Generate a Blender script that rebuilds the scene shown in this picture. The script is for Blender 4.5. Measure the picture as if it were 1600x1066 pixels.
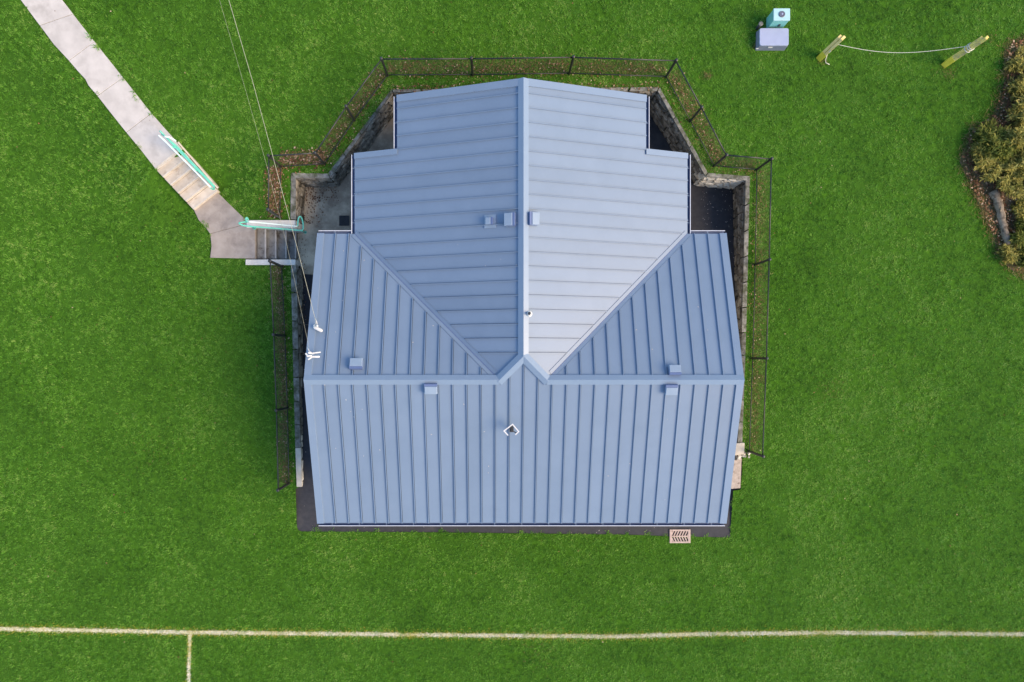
import bpy, math, random
import numpy as np
from mathutils import Vector, Matrix
from mathutils.geometry import delaunay_2d_cdt

for o in list(bpy.data.objects):
    bpy.data.objects.remove(o)
SC = bpy.context.scene
COL = SC.collection
random.seed(7)
RNG = np.random.default_rng(11)

# ------------------------------------------------------------------ camera
H = 24.64            # camera height above the lower yard, metres
FPX = 1067.0         # focal length in photo pixels (24 mm equivalent)
NX, NY = 772.0, 560.0
cam = bpy.data.cameras.new('camera')
cam.sensor_width = 36.0
cam.lens = FPX / 1600 * 36.0
cam.shift_x = (800 - NX) / 1600
cam.shift_y = (NY - 533) / 1600
cam.clip_end = 2000
co = bpy.data.objects.new('camera', cam)
co.location = (0, 0, H)
COL.objects.link(co)
SC.camera = co

# ------------------------------------------------------------------ light
SUN_AZ = math.radians(108)    # direction towards the sun, from +Y clockwise
SUN_EL = math.radians(37)
world = bpy.data.worlds.new('World')
SC.world = world
world.use_nodes = True
nt = world.node_tree
sky = nt.nodes.new('ShaderNodeTexSky')
sky.sky_type = 'NISHITA'
sky.sun_disc = False
sky.sun_elevation = SUN_EL
sky.sun_rotation = SUN_AZ
sky.dust_density = 0.3
sky.air_density = 1.0
sky.ozone_density = 1.0
bg = nt.nodes['Background']
bg.inputs['Strength'].default_value = 0.11
nt.links.new(sky.outputs['Color'], bg.inputs['Color'])
sun = bpy.data.lights.new('sun', 'SUN')
sun.energy = 2.0
sun.angle = math.radians(38)
sun.color = (1.0, 0.73, 0.44)
so = bpy.data.objects.new('sun', sun)
d = Vector((math.sin(SUN_AZ) * math.cos(SUN_EL), math.cos(SUN_AZ) * math.cos(SUN_EL), math.sin(SUN_EL)))
so.rotation_euler = d.to_track_quat('Z', 'Y').to_euler()
so.location = (0, 0, 30)
COL.objects.link(so)
SC.view_settings.view_transform = 'Standard'
SC.view_settings.look = 'None'
SC.view_settings.exposure = 1.48
SC.view_settings.gamma = 1.0
SC.view_settings.use_curve_mapping = False


# ------------------------------------------------------------------ helpers
def P(px, py, z):
    """photo pixel seen at height z -> world point"""
    k = (H - z) / FPX
    return Vector(((px - NX) * k, (NY - py) * k, z))


TY = np.array([-400, -6.3, -4.6, -0.7, 3.6, 6.3, 9.1, 11.8, 18, 60, 400.])
TZ = np.array([0, 0.0, .12, .42, .85, 1.28, 1.62, 1.95, 2.4, 3.2, 3.2])
PATH_C = [((-120, -190), 2.35), ((30, -20), 2.1), ((220, 210), 1.78), ((263, 250), 1.75), ((318, 312), .95), ((352, 372), .95), ((400, 382), .95)]
PATH_W = [(P(a[0], a[1], z), z) for a, z in PATH_C]


def T(x, y):
    x = np.asarray(x, float)
    y = np.asarray(y, float)
    t0 = (np.interp(y - .5, TY, TZ) + np.interp(y, TY, TZ) + np.interp(y + .5, TY, TZ)) / 3
    t0 = t0 + .03 * np.sin(x * .55 + 1.0) * np.sin(y * .47) * np.clip((y + 6.3) / 3, 0, 1)
    best = np.full(np.broadcast(x, y).shape, 1e9)
    zp = np.zeros_like(best)
    for i in range(len(PATH_W) - 1):
        (a, za), (b, zb) = PATH_W[i], PATH_W[i + 1]
        dx, dy = b.x - a.x, b.y - a.y
        t = np.clip(((x - a.x) * dx + (y - a.y) * dy) / (dx * dx + dy * dy), 0, 1)
        dd = np.hypot(x - a.x - t * dx, y - a.y - t * dy)
        m = dd < best
        best = np.where(m, dd, best)
        zz = za + (zb - za) * t - (.17 if i == 3 else .0)
        zp = np.where(m, zz, zp)
    w = np.exp(-(np.maximum(best - .8, 0) / .9) ** 2)
    return t0 * (1 - w) + (zp - .045) * w


def Tz(x, y):
    return float(T(x, y))


def PT(px, py, dz=0.0):
    z = 1.0
    for _ in range(12):
        p = P(px, py, z)
        z = .5 * z + .5 * (Tz(p.x, p.y) + dz)
    return P(px, py, z)


WORLD = {}


def tag(o, label, cat, group=None):
    o['label'] = label
    o['category'] = cat
    if group:
        o['group'] = group
    return o


def empty(name, loc):
    o = bpy.data.objects.new(name, None)
    o.empty_display_size = .2
    o.location = loc
    COL.objects.link(o)
    WORLD[o.name] = Vector(loc)
    return o


def thing(name, loc, label, cat, group=None):
    return tag(empty(name, loc), label, cat, group)


class MB:
    def __init__(s):
        s.v = []
        s.f = []
        s.m = []

    def add(s, vs, fs, mi=0):
        n = len(s.v)
        s.v += [Vector(v) for v in vs]
        s.f += [tuple(i + n for i in f) for f in fs]
        s.m += [mi] * len(fs)
        return s

    def frame_box(s, c, ex, ey, ez, sx, sy, sz, mi=0, taper=1.0):
        """box centred at c with half-free sizes along given axes"""
        vs = []
        for k in (-.5, .5):
            q = taper if k > 0 else 1
            for a, b in ((-.5, -.5), (.5, -.5), (.5, .5), (-.5, .5)):
                vs.append(c + ex * (a * sx * q) + ey * (b * sy * q) + ez * (k * sz))
        return s.add(vs, [(3, 2, 1, 0), (4, 5, 6, 7), (0, 1, 5, 4), (1, 2, 6, 5), (2, 3, 7, 6), (3, 0, 4, 7)], mi)

    def box(s, x0, x1, y0, y1, z0, z1, mi=0):
        return s.frame_box(Vector(((x0 + x1) / 2, (y0 + y1) / 2, (z0 + z1) / 2)), Vector((1, 0, 0)), Vector((0, 1, 0)), Vector((0, 0, 1)), x1 - x0, y1 - y0, z1 - z0, mi)

    def bar(s, p, q, w, h, up=Vector((0, 0, 1)), mi=0):
        d = (q - p)
        L = d.length
        d = d / L
        sd = d.cross(up)
        if sd.length < 1e-4:
            sd = d.cross(Vector((1, 0, 0)))
        sd.normalize()
        u = sd.cross(d)
        return s.frame_box((p + q) / 2, d, sd, u, L, w, h, mi)

    def tube(s, pts, r, n=8, mi=0, closed=False):
        pts = [Vector(p) for p in pts]
        rs = r if isinstance(r, (list, tuple)) else [r] * len(pts)
        N = len(pts)
        vs = []
        prev = None
        for i, p in enumerate(pts):
            if closed:
                t = pts[(i + 1) % N] - pts[i - 1]
            else:
                t = pts[min(i + 1, N - 1)] - pts[max(i - 1, 0)]
            t.normalize()
            if prev is None:
                a = t.cross(Vector((0, 0, 1)))
                if a.length < .1:
                    a = t.cross(Vector((1, 0, 0)))
            else:
                a = prev - t * prev.dot(t)
            a.normalize()
            prev = a
            b = t.cross(a)
            for k in range(n):
                an = 2 * math.pi * k / n
                vs.append(p + a * (math.cos(an) * rs[i]) + b * (math.sin(an) * rs[i]))
        fs = []
        M = N if closed else N - 1
        for i in range(M):
            j = (i + 1) % N
            for k in range(n):
                l = (k + 1) % n
                fs.append((i * n + k, i * n + l, j * n + l, j * n + k))
        if not closed:
            fs.append(tuple(range(n))[::-1])
            fs.append(tuple((N - 1) * n + k for k in range(n)))
        return s.add(vs, fs, mi)

    def prism(s, top, dz, mi=0):
        """closed slab under a polygon of 3-D points (counter-clockwise seen from above)"""
        n = len(top)
        top = [Vector(p) for p in top]
        ar = sum(top[i].x * top[(i + 1) % n].y - top[(i + 1) % n].x * top[i].y for i in range(n))
        if ar < 0:
            top = top[::-1]
        dv = dz if isinstance(dz, Vector) else Vector((0, 0, -dz))
        vs = top + [p + dv for p in top]
        fs = [tuple(range(n)), tuple(range(2 * n - 1, n - 1, -1))]
        for i in range(n):
            j = (i + 1) % n
            fs.append((i, i + n, j + n, j))
        return s.add(vs, fs, mi)

    def lathe(s, c, prof, n=16, mi=0, ez=Vector((0, 0, 1))):
        ex = ez.orthogonal().normalized()
        ey = ez.cross(ex)
        vs = []
        for r, z in prof:
            for k in range(n):
                a = 2 * math.pi * k / n
                vs.append(c + ex * (r * math.cos(a)) + ey * (r * math.sin(a)) + ez * z)
        fs = []
        for i in range(len(prof) - 1):
            for k in range(n):
                l = (k + 1) % n
                fs.append((i * n + k, i * n + l, (i + 1) * n + l, (i + 1) * n + k))
        fs.append(tuple(range(n))[::-1])
        fs.append(tuple((len(prof) - 1) * n + k for k in range(n)))
        return s.add(vs, fs, mi)

    def build(s, name, mats, parent=None, origin=None, smooth=False, bevel=0.0):
        O = Vector(origin) if origin is not None else (WORLD[parent.name] if parent else Vector((0, 0, 0)))
        me = bpy.data.meshes.new(name)
        me.from_pydata([tuple(v - O) for v in s.v], [], s.f)
        if not isinstance(mats, (list, tuple)):
            mats = [mats]
        for m in mats:
            me.materials.append(m)
        if len(mats) > 1:
            me.polygons.foreach_set('material_index', s.m)
        if smooth:
            me.polygons.foreach_set('use_smooth', [True] * len(s.f))
        me.update()
        ob = bpy.data.objects.new(name, me)
        COL.objects.link(ob)
        WORLD[ob.name] = O.copy()
        if parent:
            ob.parent = parent
            ob.location = O - WORLD[parent.name]
        else:
            ob.location = O
        if bevel:
            bv = ob.modifiers.new('bevel', 'BEVEL')
            bv.width = bevel
            bv.segments = 2
            bv.limit_method = 'ANGLE'
        return ob


def structure(o):
    o['kind'] = 'structure'
    return o


def stuff(o):
    o['kind'] = 'stuff'
    return o


def inside(px, py, poly):
    """numpy point in polygon, poly = list of (x, y)"""
    px = np.asarray(px)
    py = np.asarray(py)
    r = np.zeros(px.shape, bool)
    n = len(poly)
    j = n - 1
    for i in range(n):
        xi, yi = poly[i][0], poly[i][1]
        xj, yj = poly[j][0], poly[j][1]
        c = ((yi > py) != (yj > py)) & (px < (xj - xi) * (py - yi) / (yj - yi + 1e-12) + xi)
        r ^= c
        j = i
    return r


def poly_dist(px, py, poly, closed=True):
    best = np.full(np.shape(px), 1e9)
    n = len(poly)
    for i in range(n if closed else n - 1):
        ax, ay = poly[i][0], poly[i][1]
        bx, by = poly[(i + 1) % n][0], poly[(i + 1) % n][1]
        dx, dy = bx - ax, by - ay
        t = np.clip(((px - ax) * dx + (py - ay) * dy) / (dx * dx + dy * dy + 1e-12), 0, 1)
        best = np.minimum(best, np.hypot(px - ax - t * dx, py - ay - t * dy))
    return best


# ------------------------------------------------------------------ materials
def nmat(name, c1, c2, scale=4.0, rough=.8, bump=.2, bscale=None, c3=None, s3=1.0, t3=(.5, .7), detail=6, rand=0.0, spec=.5, metal=0.0, bdist=.02):
    """two-tone noise material with an optional third stain colour, world-metre object space"""
    m = bpy.data.materials.new(name)
    m.use_nodes = True
    n = m.node_tree.nodes
    l = m.node_tree.links
    b = n['Principled BSDF']
    g = n.new('ShaderNodeNewGeometry')
    no = n.new('ShaderNodeTexNoise')
    no.inputs['Scale'].default_value = scale
    no.inputs['Detail'].default_value = detail
    l.new(g.outputs['Position'], no.inputs['Vector'])
    r = n.new('ShaderNodeValToRGB')
    r.color_ramp.elements[0].position = .32
    r.color_ramp.elements[1].position = .68
    r.color_ramp.elements[0].color = (*c1, 1)
    r.color_ramp.elements[1].color = (*c2, 1)
    l.new(no.outputs['Fac'], r.inputs['Fac'])
    out = r.outputs['Color']
    if c3 is not None:
        n3 = n.new('ShaderNodeTexNoise')
        n3.inputs['Scale'].default_value = s3
        n3.inputs['Detail'].default_value = 8
        n3.inputs['Roughness'].default_value = .65
        l.new(g.outputs['Position'], n3.inputs['Vector'])
        mr = n.new('ShaderNodeMapRange')
        mr.inputs['From Min'].default_value = t3[0]
        mr.inputs['From Max'].default_value = t3[1]
        l.new(n3.outputs['Fac'], mr.inputs['Value'])
        mx = n.new('ShaderNodeMix')
        mx.data_type = 'RGBA'
        l.new(mr.outputs['Result'], mx.inputs['Factor'])
        l.new(out, mx.inputs['A'])
        mx.inputs['B'].default_value = (*c3, 1)
        out = mx.outputs['Result']
    if rand:
        oi = n.new('ShaderNodeObjectInfo')
        mr = n.new('ShaderNodeMapRange')
        mr.inputs['To Min'].default_value = 1 - rand
        mr.inputs['To Max'].default_value = 1 + rand
        l.new(oi.outputs['Random'], mr.inputs['Value'])
        hs = n.new('ShaderNodeHueSaturation')
        l.new(mr.outputs['Result'], hs.inputs['Value'])
        l.new(out, hs.inputs['Color'])
        out = hs.outputs['Color']
    l.new(out, b.inputs['Base Color'])
    b.inputs['Roughness'].default_value = rough
    b.inputs['Metallic'].default_value = metal
    b.inputs['Specular IOR Level'].default_value = spec
    if bump:
        bn = n.new('ShaderNodeTexNoise')
        bn.inputs['Scale'].default_value = bscale or scale * 4
        bn.inputs['Detail'].default_value = 5
        l.new(g.outputs['Position'], bn.inputs['Vector'])
        bu = n.new('ShaderNodeBump')
        bu.inputs['Strength'].default_value = bump
        bu.inputs['Distance'].default_value = bdist
        l.new(bn.outputs['Fac'], bu.inputs['Height'])
        l.new(bu.outputs['Normal'], b.inputs['Normal'])
    return m


M = {}
M['roof'] = nmat('roof_steel', (.168, .236, .334), (.178, .247, .346), scale=.7, rough=.44, bump=.04, bscale=2.2, rand=.035, spec=.65, bdist=.03, c3=(.155, .221, .314), s3=1.1, t3=(.45, .80))
M['trim'] = nmat('roof_trim_steel', (.180, .248, .346), (.192, .262, .358), scale=2.0, rough=.32, bump=.02, bscale=3, spec=.8)
M['vent'] = nmat('vent_steel', (.23, .31, .41), (.26, .34, .44), scale=3, rough=.40, bump=.02)
M['gutter'] = nmat('gutter_steel', (.10, .15, .29), (.12, .17, .32), scale=3, rough=.5, bump=0)
M['lip'] = nmat('gutter_lip_paint', (.55, .60, .68), (.66, .70, .77), scale=5, rough=.4, bump=0)
M['wall'] = nmat('block_wall', (.30, .28, .25), (.38, .36, .32), scale=6, rough=.9, bump=.2)
M['deck'] = nmat('roof_underlay', (.03, .04, .065), (.045, .055, .08), scale=6, rough=.9, bump=0)
M['white'] = nmat('white_paint', (.62, .62, .60), (.74, .74, .72), scale=9, rough=.45, bump=0)
M['black'] = nmat('black_plastic', (.015, .015, .017), (.03, .03, .034), scale=9, rough=.5, bump=0)
M['fence'] = nmat('black_vinyl_steel', (.012, .013, .014), (.035, .038, .04), scale=9, rough=.42, bump=0)
M['wirem'] = nmat('black_vinyl_wire', (.060, .045, .024), (.10, .075, .040), scale=14, rough=.55, bump=0)
M['path'] = nmat('pale_concrete', (.46, .44, .415), (.57, .545, .515), scale=2.6, rough=.9, bump=.25, bscale=55, c3=(.40, .38, .355), s3=1.6, t3=(.52, .72), bdist=.006, rand=.05)
M['landing'] = nmat('grey_concrete', (.31, .27, .235), (.39, .345, .305), scale=3.2, rough=.9, bump=.3, bscale=60, c3=(.22, .19, .17), s3=1.7, t3=(.5, .72), bdist=.006, rand=.05)
M['stair_up'] = nmat('tan_step_concrete', (.46, .41, .345), (.60, .55, .48), scale=4, rough=.9, bump=.3, bscale=50, c3=(.24, .17, .11), s3=3.0, t3=(.56, .76), bdist=.006, rand=.08)
M['nosing'] = nmat('worn_step_nosing', (.52, .48, .41), (.63, .59, .52), scale=7, rough=.9, bump=.2)
M['stair_low'] = nmat('dirty_step_concrete', (.20, .195, .185), (.29, .285, .27), scale=4, rough=.85, bump=.3, bscale=50, c3=(.06, .045, .032), s3=3.5, t3=(.5, .68), bdist=.006, rand=.1)
M['nosing_dark'] = nmat('grey_step_nosing', (.44, .42, .385), (.54, .52, .48), scale=8, rough=.9, bump=.2)
M['cheek'] = nmat('cheek_wall_concrete', (.64, .60, .53), (.76, .72, .65), scale=4, rough=.9, bump=.2, bscale=40, c3=(.25, .22, .18), s3=3, t3=(.58, .75), bdist=.006)
M['court'] = nmat('stained_court_concrete', (.28, .225, .165), (.40, .33, .245), scale=1.5, rough=.85, bump=.25, bscale=40, c3=(.66, .57, .42), s3=.62, t3=(.46, .60), bdist=.006)
M['asphalt'] = nmat('asphalt_coat', (.024, .027, .035), (.038, .040, .048), scale=7, rough=.75, bump=.35, bscale=90, c3=(.07, .067, .066), s3=1.2, t3=(.55, .78), bdist=.005)
M['stone_dark'] = nmat('dark_wall_stone', (.13, .115, .09), (.33, .31, .265), scale=6, rough=.95, bump=.6, bscale=26, c3=(.045, .042, .03), s3=2.4, t3=(.50, .66), rand=.5)  # dark stone with darker blotches, used on most wall stretches
M['stone_pale'] = nmat('cream_wall_stone', (.50, .46, .38), (.68, .64, .55), scale=5, rough=.95, bump=.5, bscale=26, c3=(.12, .10, .075), s3=4, t3=(.60, .74), rand=.25)  # paler stone for the right level stretch and the lower left end
M['mortar'] = nmat('dark_mortar', (.020, .018, .015), (.04, .036, .030), scale=12, rough=1, bump=.4)
M['coping'] = nmat('coping_concrete', (.13, .13, .11), (.27, .265, .24), scale=9, rough=.95, bump=.8, bscale=40, c3=(.07, .075, .045), s3=3.5, t3=(.46, .62), rand=.2, bdist=.01)
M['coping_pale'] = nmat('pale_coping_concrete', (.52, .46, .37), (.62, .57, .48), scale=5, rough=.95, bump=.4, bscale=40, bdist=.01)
M['mint'] = nmat('mint_rail_paint', (.10, .50, .40), (.14, .56, .45), scale=8, rough=.35, bump=0)
M['mint_highlight'] = nmat('pale_mint_highlight', (.60, .78, .76), (.74, .86, .85), scale=8, rough=.35, bump=0)  # white sky highlight on the top rails, painted in as pale mint
M['teal'] = nmat('cabinet_teal_paint', (.17, .47, .43), (.20, .52, .47), scale=8, rough=.5, bump=0)
M['teal_top'] = nmat('cabinet_pale_top', (.36, .60, .62), (.42, .66, .68), scale=8, rough=.5, bump=0)  # lid colour, paler than the cabinet sides
M['boxgrey'] = nmat('blue_grey_plastic', (.33, .38, .54), (.36, .41, .57), scale=5, rough=.6, bump=0)
M['boxdark'] = nmat('blue_grey_base_plastic', (.16, .18, .25), (.20, .22, .29), scale=5, rough=.7, bump=0)
M['wood'] = nmat('weathered_post_wood', (.80, .58, .19), (.90, .70, .32), scale=9, rough=.85, bump=.4, bscale=40)
M['wood_split'] = nmat('split_brown_wood', (.16, .07, .035), (.24, .11, .06), scale=9, rough=.9, bump=.3)
M['wood_yellow'] = nmat('yellow_post_paint', (.66, .52, .03), (.78, .64, .06), scale=9, rough=.8, bump=.3)
M['wood_lichen'] = nmat('lichen_post_wood', (.66, .52, .11), (.80, .63, .22), scale=12, rough=.9, bump=.4, c3=(.30, .25, .14), s3=6, t3=(.5, .65))
M['rope'] = nmat('pale_rope', (.50, .50, .44), (.66, .66, .60), scale=30, rough=.9, bump=0)
M['cable'] = nmat('aged_pale_cable', (.34, .34, .25), (.46, .46, .36), scale=20, rough=.6, bump=0)
M['soil'] = nmat('bed_soil', (.085, .062, .032), (.16, .12, .065), scale=3, rough=1, bump=.9, bscale=9, c3=(.045, .055, .018), s3=2, t3=(.5, .66), bdist=.08)
M['log'] = nmat('grey_log_bark', (.15, .12, .085), (.28, .235, .18), scale=8, rough=.95, bump=.7, bscale=25, c3=(.07, .055, .04), s3=5, t3=(.52, .66))
M['stem'] = nmat('shrub_stem_bark', (.10, .065, .035), (.20, .14, .08), scale=12, rough=.95, bump=.2)
M['grate'] = nmat('pinkish_cast_grate', (.46, .35, .30), (.58, .46, .40), scale=10, rough=.85, bump=.3, bscale=50)
M['iron'] = nmat('dark_iron', (.02, .022, .026), (.045, .048, .055), scale=14, rough=.6, bump=.2)
M['rubble'] = nmat('pinkish_footing_concrete', (.36, .30, .25), (.50, .43, .37), scale=8, rough=.95, bump=.7, bscale=25, c3=(.13, .085, .06), s3=5, t3=(.55, .68))
M['dial'] = nmat('dark_meter_dial', (.09, .10, .14), (.13, .14, .19), scale=10, rough=.4, bump=0)


def attr_mat(name, ramp, rough=.7, patch=None, trans=.0, spec=.25):
    """foliage: colour ramp over the per-face random value 'tint', shifted by slow patches across the ground"""
    m = bpy.data.materials.new(name)
    m.use_nodes = True
    n = m.node_tree.nodes
    l = m.node_tree.links
    b = n['Principled BSDF']
    at = n.new('ShaderNodeAttribute')
    at.attribute_name = 'tint'
    fac = at.outputs['Fac']
    if patch:
        g = n.new('ShaderNodeNewGeometry')
        for sc, amp in patch:
            no = n.new('ShaderNodeTexNoise')
            no.inputs['Scale'].default_value = sc
            no.inputs['Detail'].default_value = 4
            l.new(g.outputs['Position'], no.inputs['Vector'])
            sb = n.new('ShaderNodeMath')
            sb.operation = 'SUBTRACT'
            l.new(no.outputs['Fac'], sb.inputs[0])
            sb.inputs[1].default_value = .5
            ma = n.new('ShaderNodeMath')
            ma.operation = 'MULTIPLY_ADD'
            l.new(sb.outputs[0], ma.inputs[0])
            ma.inputs[1].default_value = amp
            l.new(fac, ma.inputs[2])
            fac = ma.outputs[0]
    r = n.new('ShaderNodeValToRGB')
    els = r.color_ramp.elements
    while len(els) < len(ramp):
        els.new(.5)
    for e, (p, c) in zip(els, ramp):
        e.position = p
        e.color = (*c, 1)
    l.new(fac, r.inputs['Fac'])
    l.new(r.outputs['Color'], b.inputs['Base Color'])
    b.inputs['Roughness'].default_value = rough
    b.inputs['Specular IOR Level'].default_value = spec
    if trans:
        tb = n.new('ShaderNodeBsdfTranslucent')
        l.new(r.outputs['Color'], tb.inputs['Color'])
        mx = n.new('ShaderNodeMixShader')
        mx.inputs[0].default_value = trans
        l.new(b.outputs[0], mx.inputs[1])
        l.new(tb.outputs[0], mx.inputs[2])
        l.new(mx.outputs[0], n['Material Output'].inputs['Surface'])
    return m


GR = [(.0, (.030, .095, .007)), (.28, (.074, .218, .015)), (.56, (.118, .312, .026)), (.82, (.190, .400, .050)), (1.0, (.32, .45, .11))]
M['grass'] = attr_mat('lawn_blades', GR, patch=[(.11, .75), (.45, .85), (1.8, .35)], trans=.25)
M['leaf_litter'] = attr_mat('fallen_leaves', [(0, (.07, .030, .016)), (.4, (.17, .075, .04)), (.75, (.30, .17, .08)), (1, (.55, .42, .30))], rough=.85)
M['shrub'] = attr_mat('shrub_leaves', [(0, (.11, .12, .025)), (.4, (.28, .275, .06)), (.75, (.46, .42, .11)), (1, (.66, .57, .23))], trans=.25)
M['shrub_green'] = attr_mat('green_shrub_leaves', [(0, (.05, .08, .012)), (.5, (.16, .20, .03)), (1, (.38, .36, .09))], trans=.25)
M['paintblade'] = attr_mat('painted_grass', [(0, (.26, .30, .04)), (.3, (.50, .48, .09)), (.5, (.76, .72, .46)), (1, (.86, .84, .74))], patch=[(.8, 2.0)], rough=.8)
M['tread_dark'] = nmat('dark_step_strip', (.055, .045, .034), (.10, .085, .065), scale=14, rough=1, bump=.3)  # dark brown-grey colour of the strip at the back of each tread
M['drygrass'] = attr_mat('dry_grass_blades', [(0, (.085, .075, .022)), (.4, (.17, .145, .045)), (.75, (.27, .22, .085)), (1, (.42, .36, .18))], rough=.85, trans=.2)
M['speck'] = nmat('pale_grit', (.45, .42, .38), (.65, .62, .58), scale=9, rough=.9, bump=0)

gm = nmat('lawn_ground', (.024, .075, .006), (.062, .170, .012), scale=7, rough=1, bump=.7, bscale=22, c3=(.046, .125, .012), s3=.5, t3=(.4, .7), bdist=.05, spec=.1)
M['ground'] = gm

# ------------------------------------------------------------------ plan lines
W1px = [(461, 343), (461, 277), (515, 277), (613, 143), (1028, 141), (1103, 275), (1166, 281), (1160, 520), (1154, 694)]
W2px = [(462, 412), (466, 590), (469, 700), (471, 761)]
W1 = [PT(*p, .03) for p in W1px]
W2 = [PT(*p, .03) for p in W2px]


def offset(poly, dists):
    """offset an open polyline to its left by dist (plan)"""
    out = []
    n = len(poly)
    for i in range(n):
        ns = []
        if i > 0:
            d = poly[i] - poly[i - 1]
            ns.append(Vector((-d.y, d.x, 0)).normalized())
        if i < n - 1:
            d = poly[i + 1] - poly[i]
            ns.append(Vector((-d.y, d.x, 0)).normalized())
        if len(ns) == 2:
            b = (ns[0] + ns[1])
            b = b / (1 + ns[0].dot(ns[1]))
        else:
            b = ns[0]
        out.append(poly[i] + b * (dists[i] if isinstance(dists, list) else dists))
    return out


THK = .17
W1D = [.16, .15, .12, .065, .10, .11, .13, .13, .13]
W1o = offset(W1, W1D)
W2o = offset(W2, -THK)
W1c = offset(W1, [v * .55 for v in W1D])
W2c = offset(W2, -THK * .55)
ap = lambda x, y: P(x, y, 0.0)
AS_BOT = [ap(463.5, 763), ap(464, 822), ap(466, 828), ap(471, 830.5), ap(700, 832), ap(980, 835.5), ap(1046, 838), ap(1141, 840), ap(1144, 766)]
ST_L = [P(398, 344, .95), P(398, 415, .95)]
HOLE = [W1c[0], P(384, 344, .98), P(384, 414, .98), W2c[0]] + W2c[1:] + AS_BOT + [P(1157.5, 765, .1), P(1161, 694, .2)] + W1c[::-1][:-1]
HOLE2 = [(p.x, p.y) for p in HOLE]

SOILpx = [(1580, 66), (1570, 80), (1569, 126), (1550, 182), (1516, 205), (1501, 250), (1516, 295), (1542, 348), (1557, 393), (1584, 424), (1640, 450), (1680, 440), (1690, 60), (1640, 50)]
SOIL = [PT(*p) for p in SOILpx]
SOIL2 = [(p.x, p.y) for p in SOIL]

PATH_L = [(-82, -156), (32, 0), (60, 42), (84, 70), (107, 95), (131, 124), (138, 134), (160, 162), (197, 207), (243, 264.5)]
PATH_R = [(-25, -150), (97, 0), (147, 65), (236, 177), (273, 218), (285, 233)]

# ------------------------------------------------------------------ the lawn (terrain)
def make_terrain():
    pts = []
    for x in np.arange(-26, 26.01, .5):
        for y in np.arange(-20, 22.01, .5):
            pts.append((x + RNG.uniform(-.04, .04), y + RNG.uniform(-.04, .04)))
    for x in (-600, -300, -120, -60, -38, -15, 0, 15, 38, 60, 120, 300, 600):
        for y in (-600, -300, -120, -60, -32, 34, 60, 120, 300, 600):
            pts.append((x + .01, y + .013))
    for x in (-600, -300, -120, -60, -38, 38, 60, 120, 300, 600):
        for y in (-15, 0, 15):
            pts.append((x + .01, y + .017))
    pts = np.array(pts)
    keep = ~inside(pts[:, 0], pts[:, 1], HOLE2) & (poly_dist(pts[:, 0], pts[:, 1], HOLE2) > .12)
    pts = pts[keep]
    # dense ring of points along the hole so the edge is smooth
    hp = []
    for i in range(len(HOLE2)):
        a = Vector(HOLE2[i]); b = Vector(HOLE2[(i + 1) % len(HOLE2)])
        k = max(1, int((b - a).length / .4))
        hp += [tuple(a.lerp(b, j / k)) for j in range(k)]
    vs = [Vector(p) for p in hp] + [Vector(p) for p in pts]
    r = delaunay_2d_cdt(vs, [], [list(range(len(hp)))], 0, 1e-5)
    V, F, OF = r[0], r[2], r[5]
    tri = [f for f, o in zip(F, OF) if not o]
    X = np.array([v.x for v in V]); Y = np.array([v.y for v in V])
    Z = T(X, Y)
    fs = []
    for f in tri:
        a, b, c = f
        if (X[b] - X[a]) * (Y[c] - Y[a]) - (X[c] - X[a]) * (Y[b] - Y[a]) < 0:
            f = f[::-1]
        fs.append(tuple(f))
    me = bpy.data.meshes.new('lawn')
    me.from_pydata(list(zip(X, Y, Z)), [], fs)
    me.polygons.foreach_set('use_smooth', [True] * len(fs))
    me.materials.append(M['ground'])
    ob = bpy.data.objects.new('lawn', me)
    COL.objects.link(ob)
    structure(ob)


make_terrain()

# asphalt yard and stained concrete court, inside the retaining walls
m = MB()
m.prism([ap(440, 130), ap(440, 826), ap(463, 826), ap(467, 831), ap(700, 834), ap(980, 837), ap(1046, 840), ap(1143, 842), ap(1146, 766), ap(1175, 766), ap(1175, 130)], .15)
structure(m.build('asphalt_yard', M['asphalt']))
m = MB()
cpoly = [P(455, 427, .012), P(500, 430, .012), P(560, 420, .012), P(700, 400, .012), P(790, 300, .012), P(800, 150, .012), P(605, 150, .012), P(528, 284, .012), P(455, 284, .012)]
m.prism(cpoly, .10)
structure(m.build('concrete_court', M['court']))

# ------------------------------------------------------------------ concrete walk
def lerp2(a, b, t):
    return (a[0] + (b[0] - a[0]) * t, a[1] + (b[1] - a[1]) * t)


def path_z(px, py):
    p = P(px, py, 1.9)
    best = 1e9
    for i in range(3):
        (a, za), (b, zb) = PATH_W[i], PATH_W[i + 1]
        dx, dy = b.x - a.x, b.y - a.y
        t = max(0, min(1, ((p.x - a.x) * dx + (p.y - a.y) * dy) / (dx * dx + dy * dy)))
        dd = math.hypot(p.x - a.x - t * dx, p.y - a.y - t * dy)
        if dd < best:
            best = dd
            z = za + (zb - za) * t
    return z


walk = structure(empty('concrete_walk', PT(150, 120)))
PATHPOLYS = []


def slab(pix, mat, zf, name='slab', th=.14, gap=True):
    pts = [P(x, y, zf(x, y)) for x, y in pix]
    c = sum(pts, Vector()) / len(pts)
    if gap:
        pts = [p + (c - p).normalized() * .009 for p in pts]
    PATHPOLYS.append([(p.x, p.y) for p in pts])
    return MB().prism(pts, th).build(name, mat, walk, bevel=.006)


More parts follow.
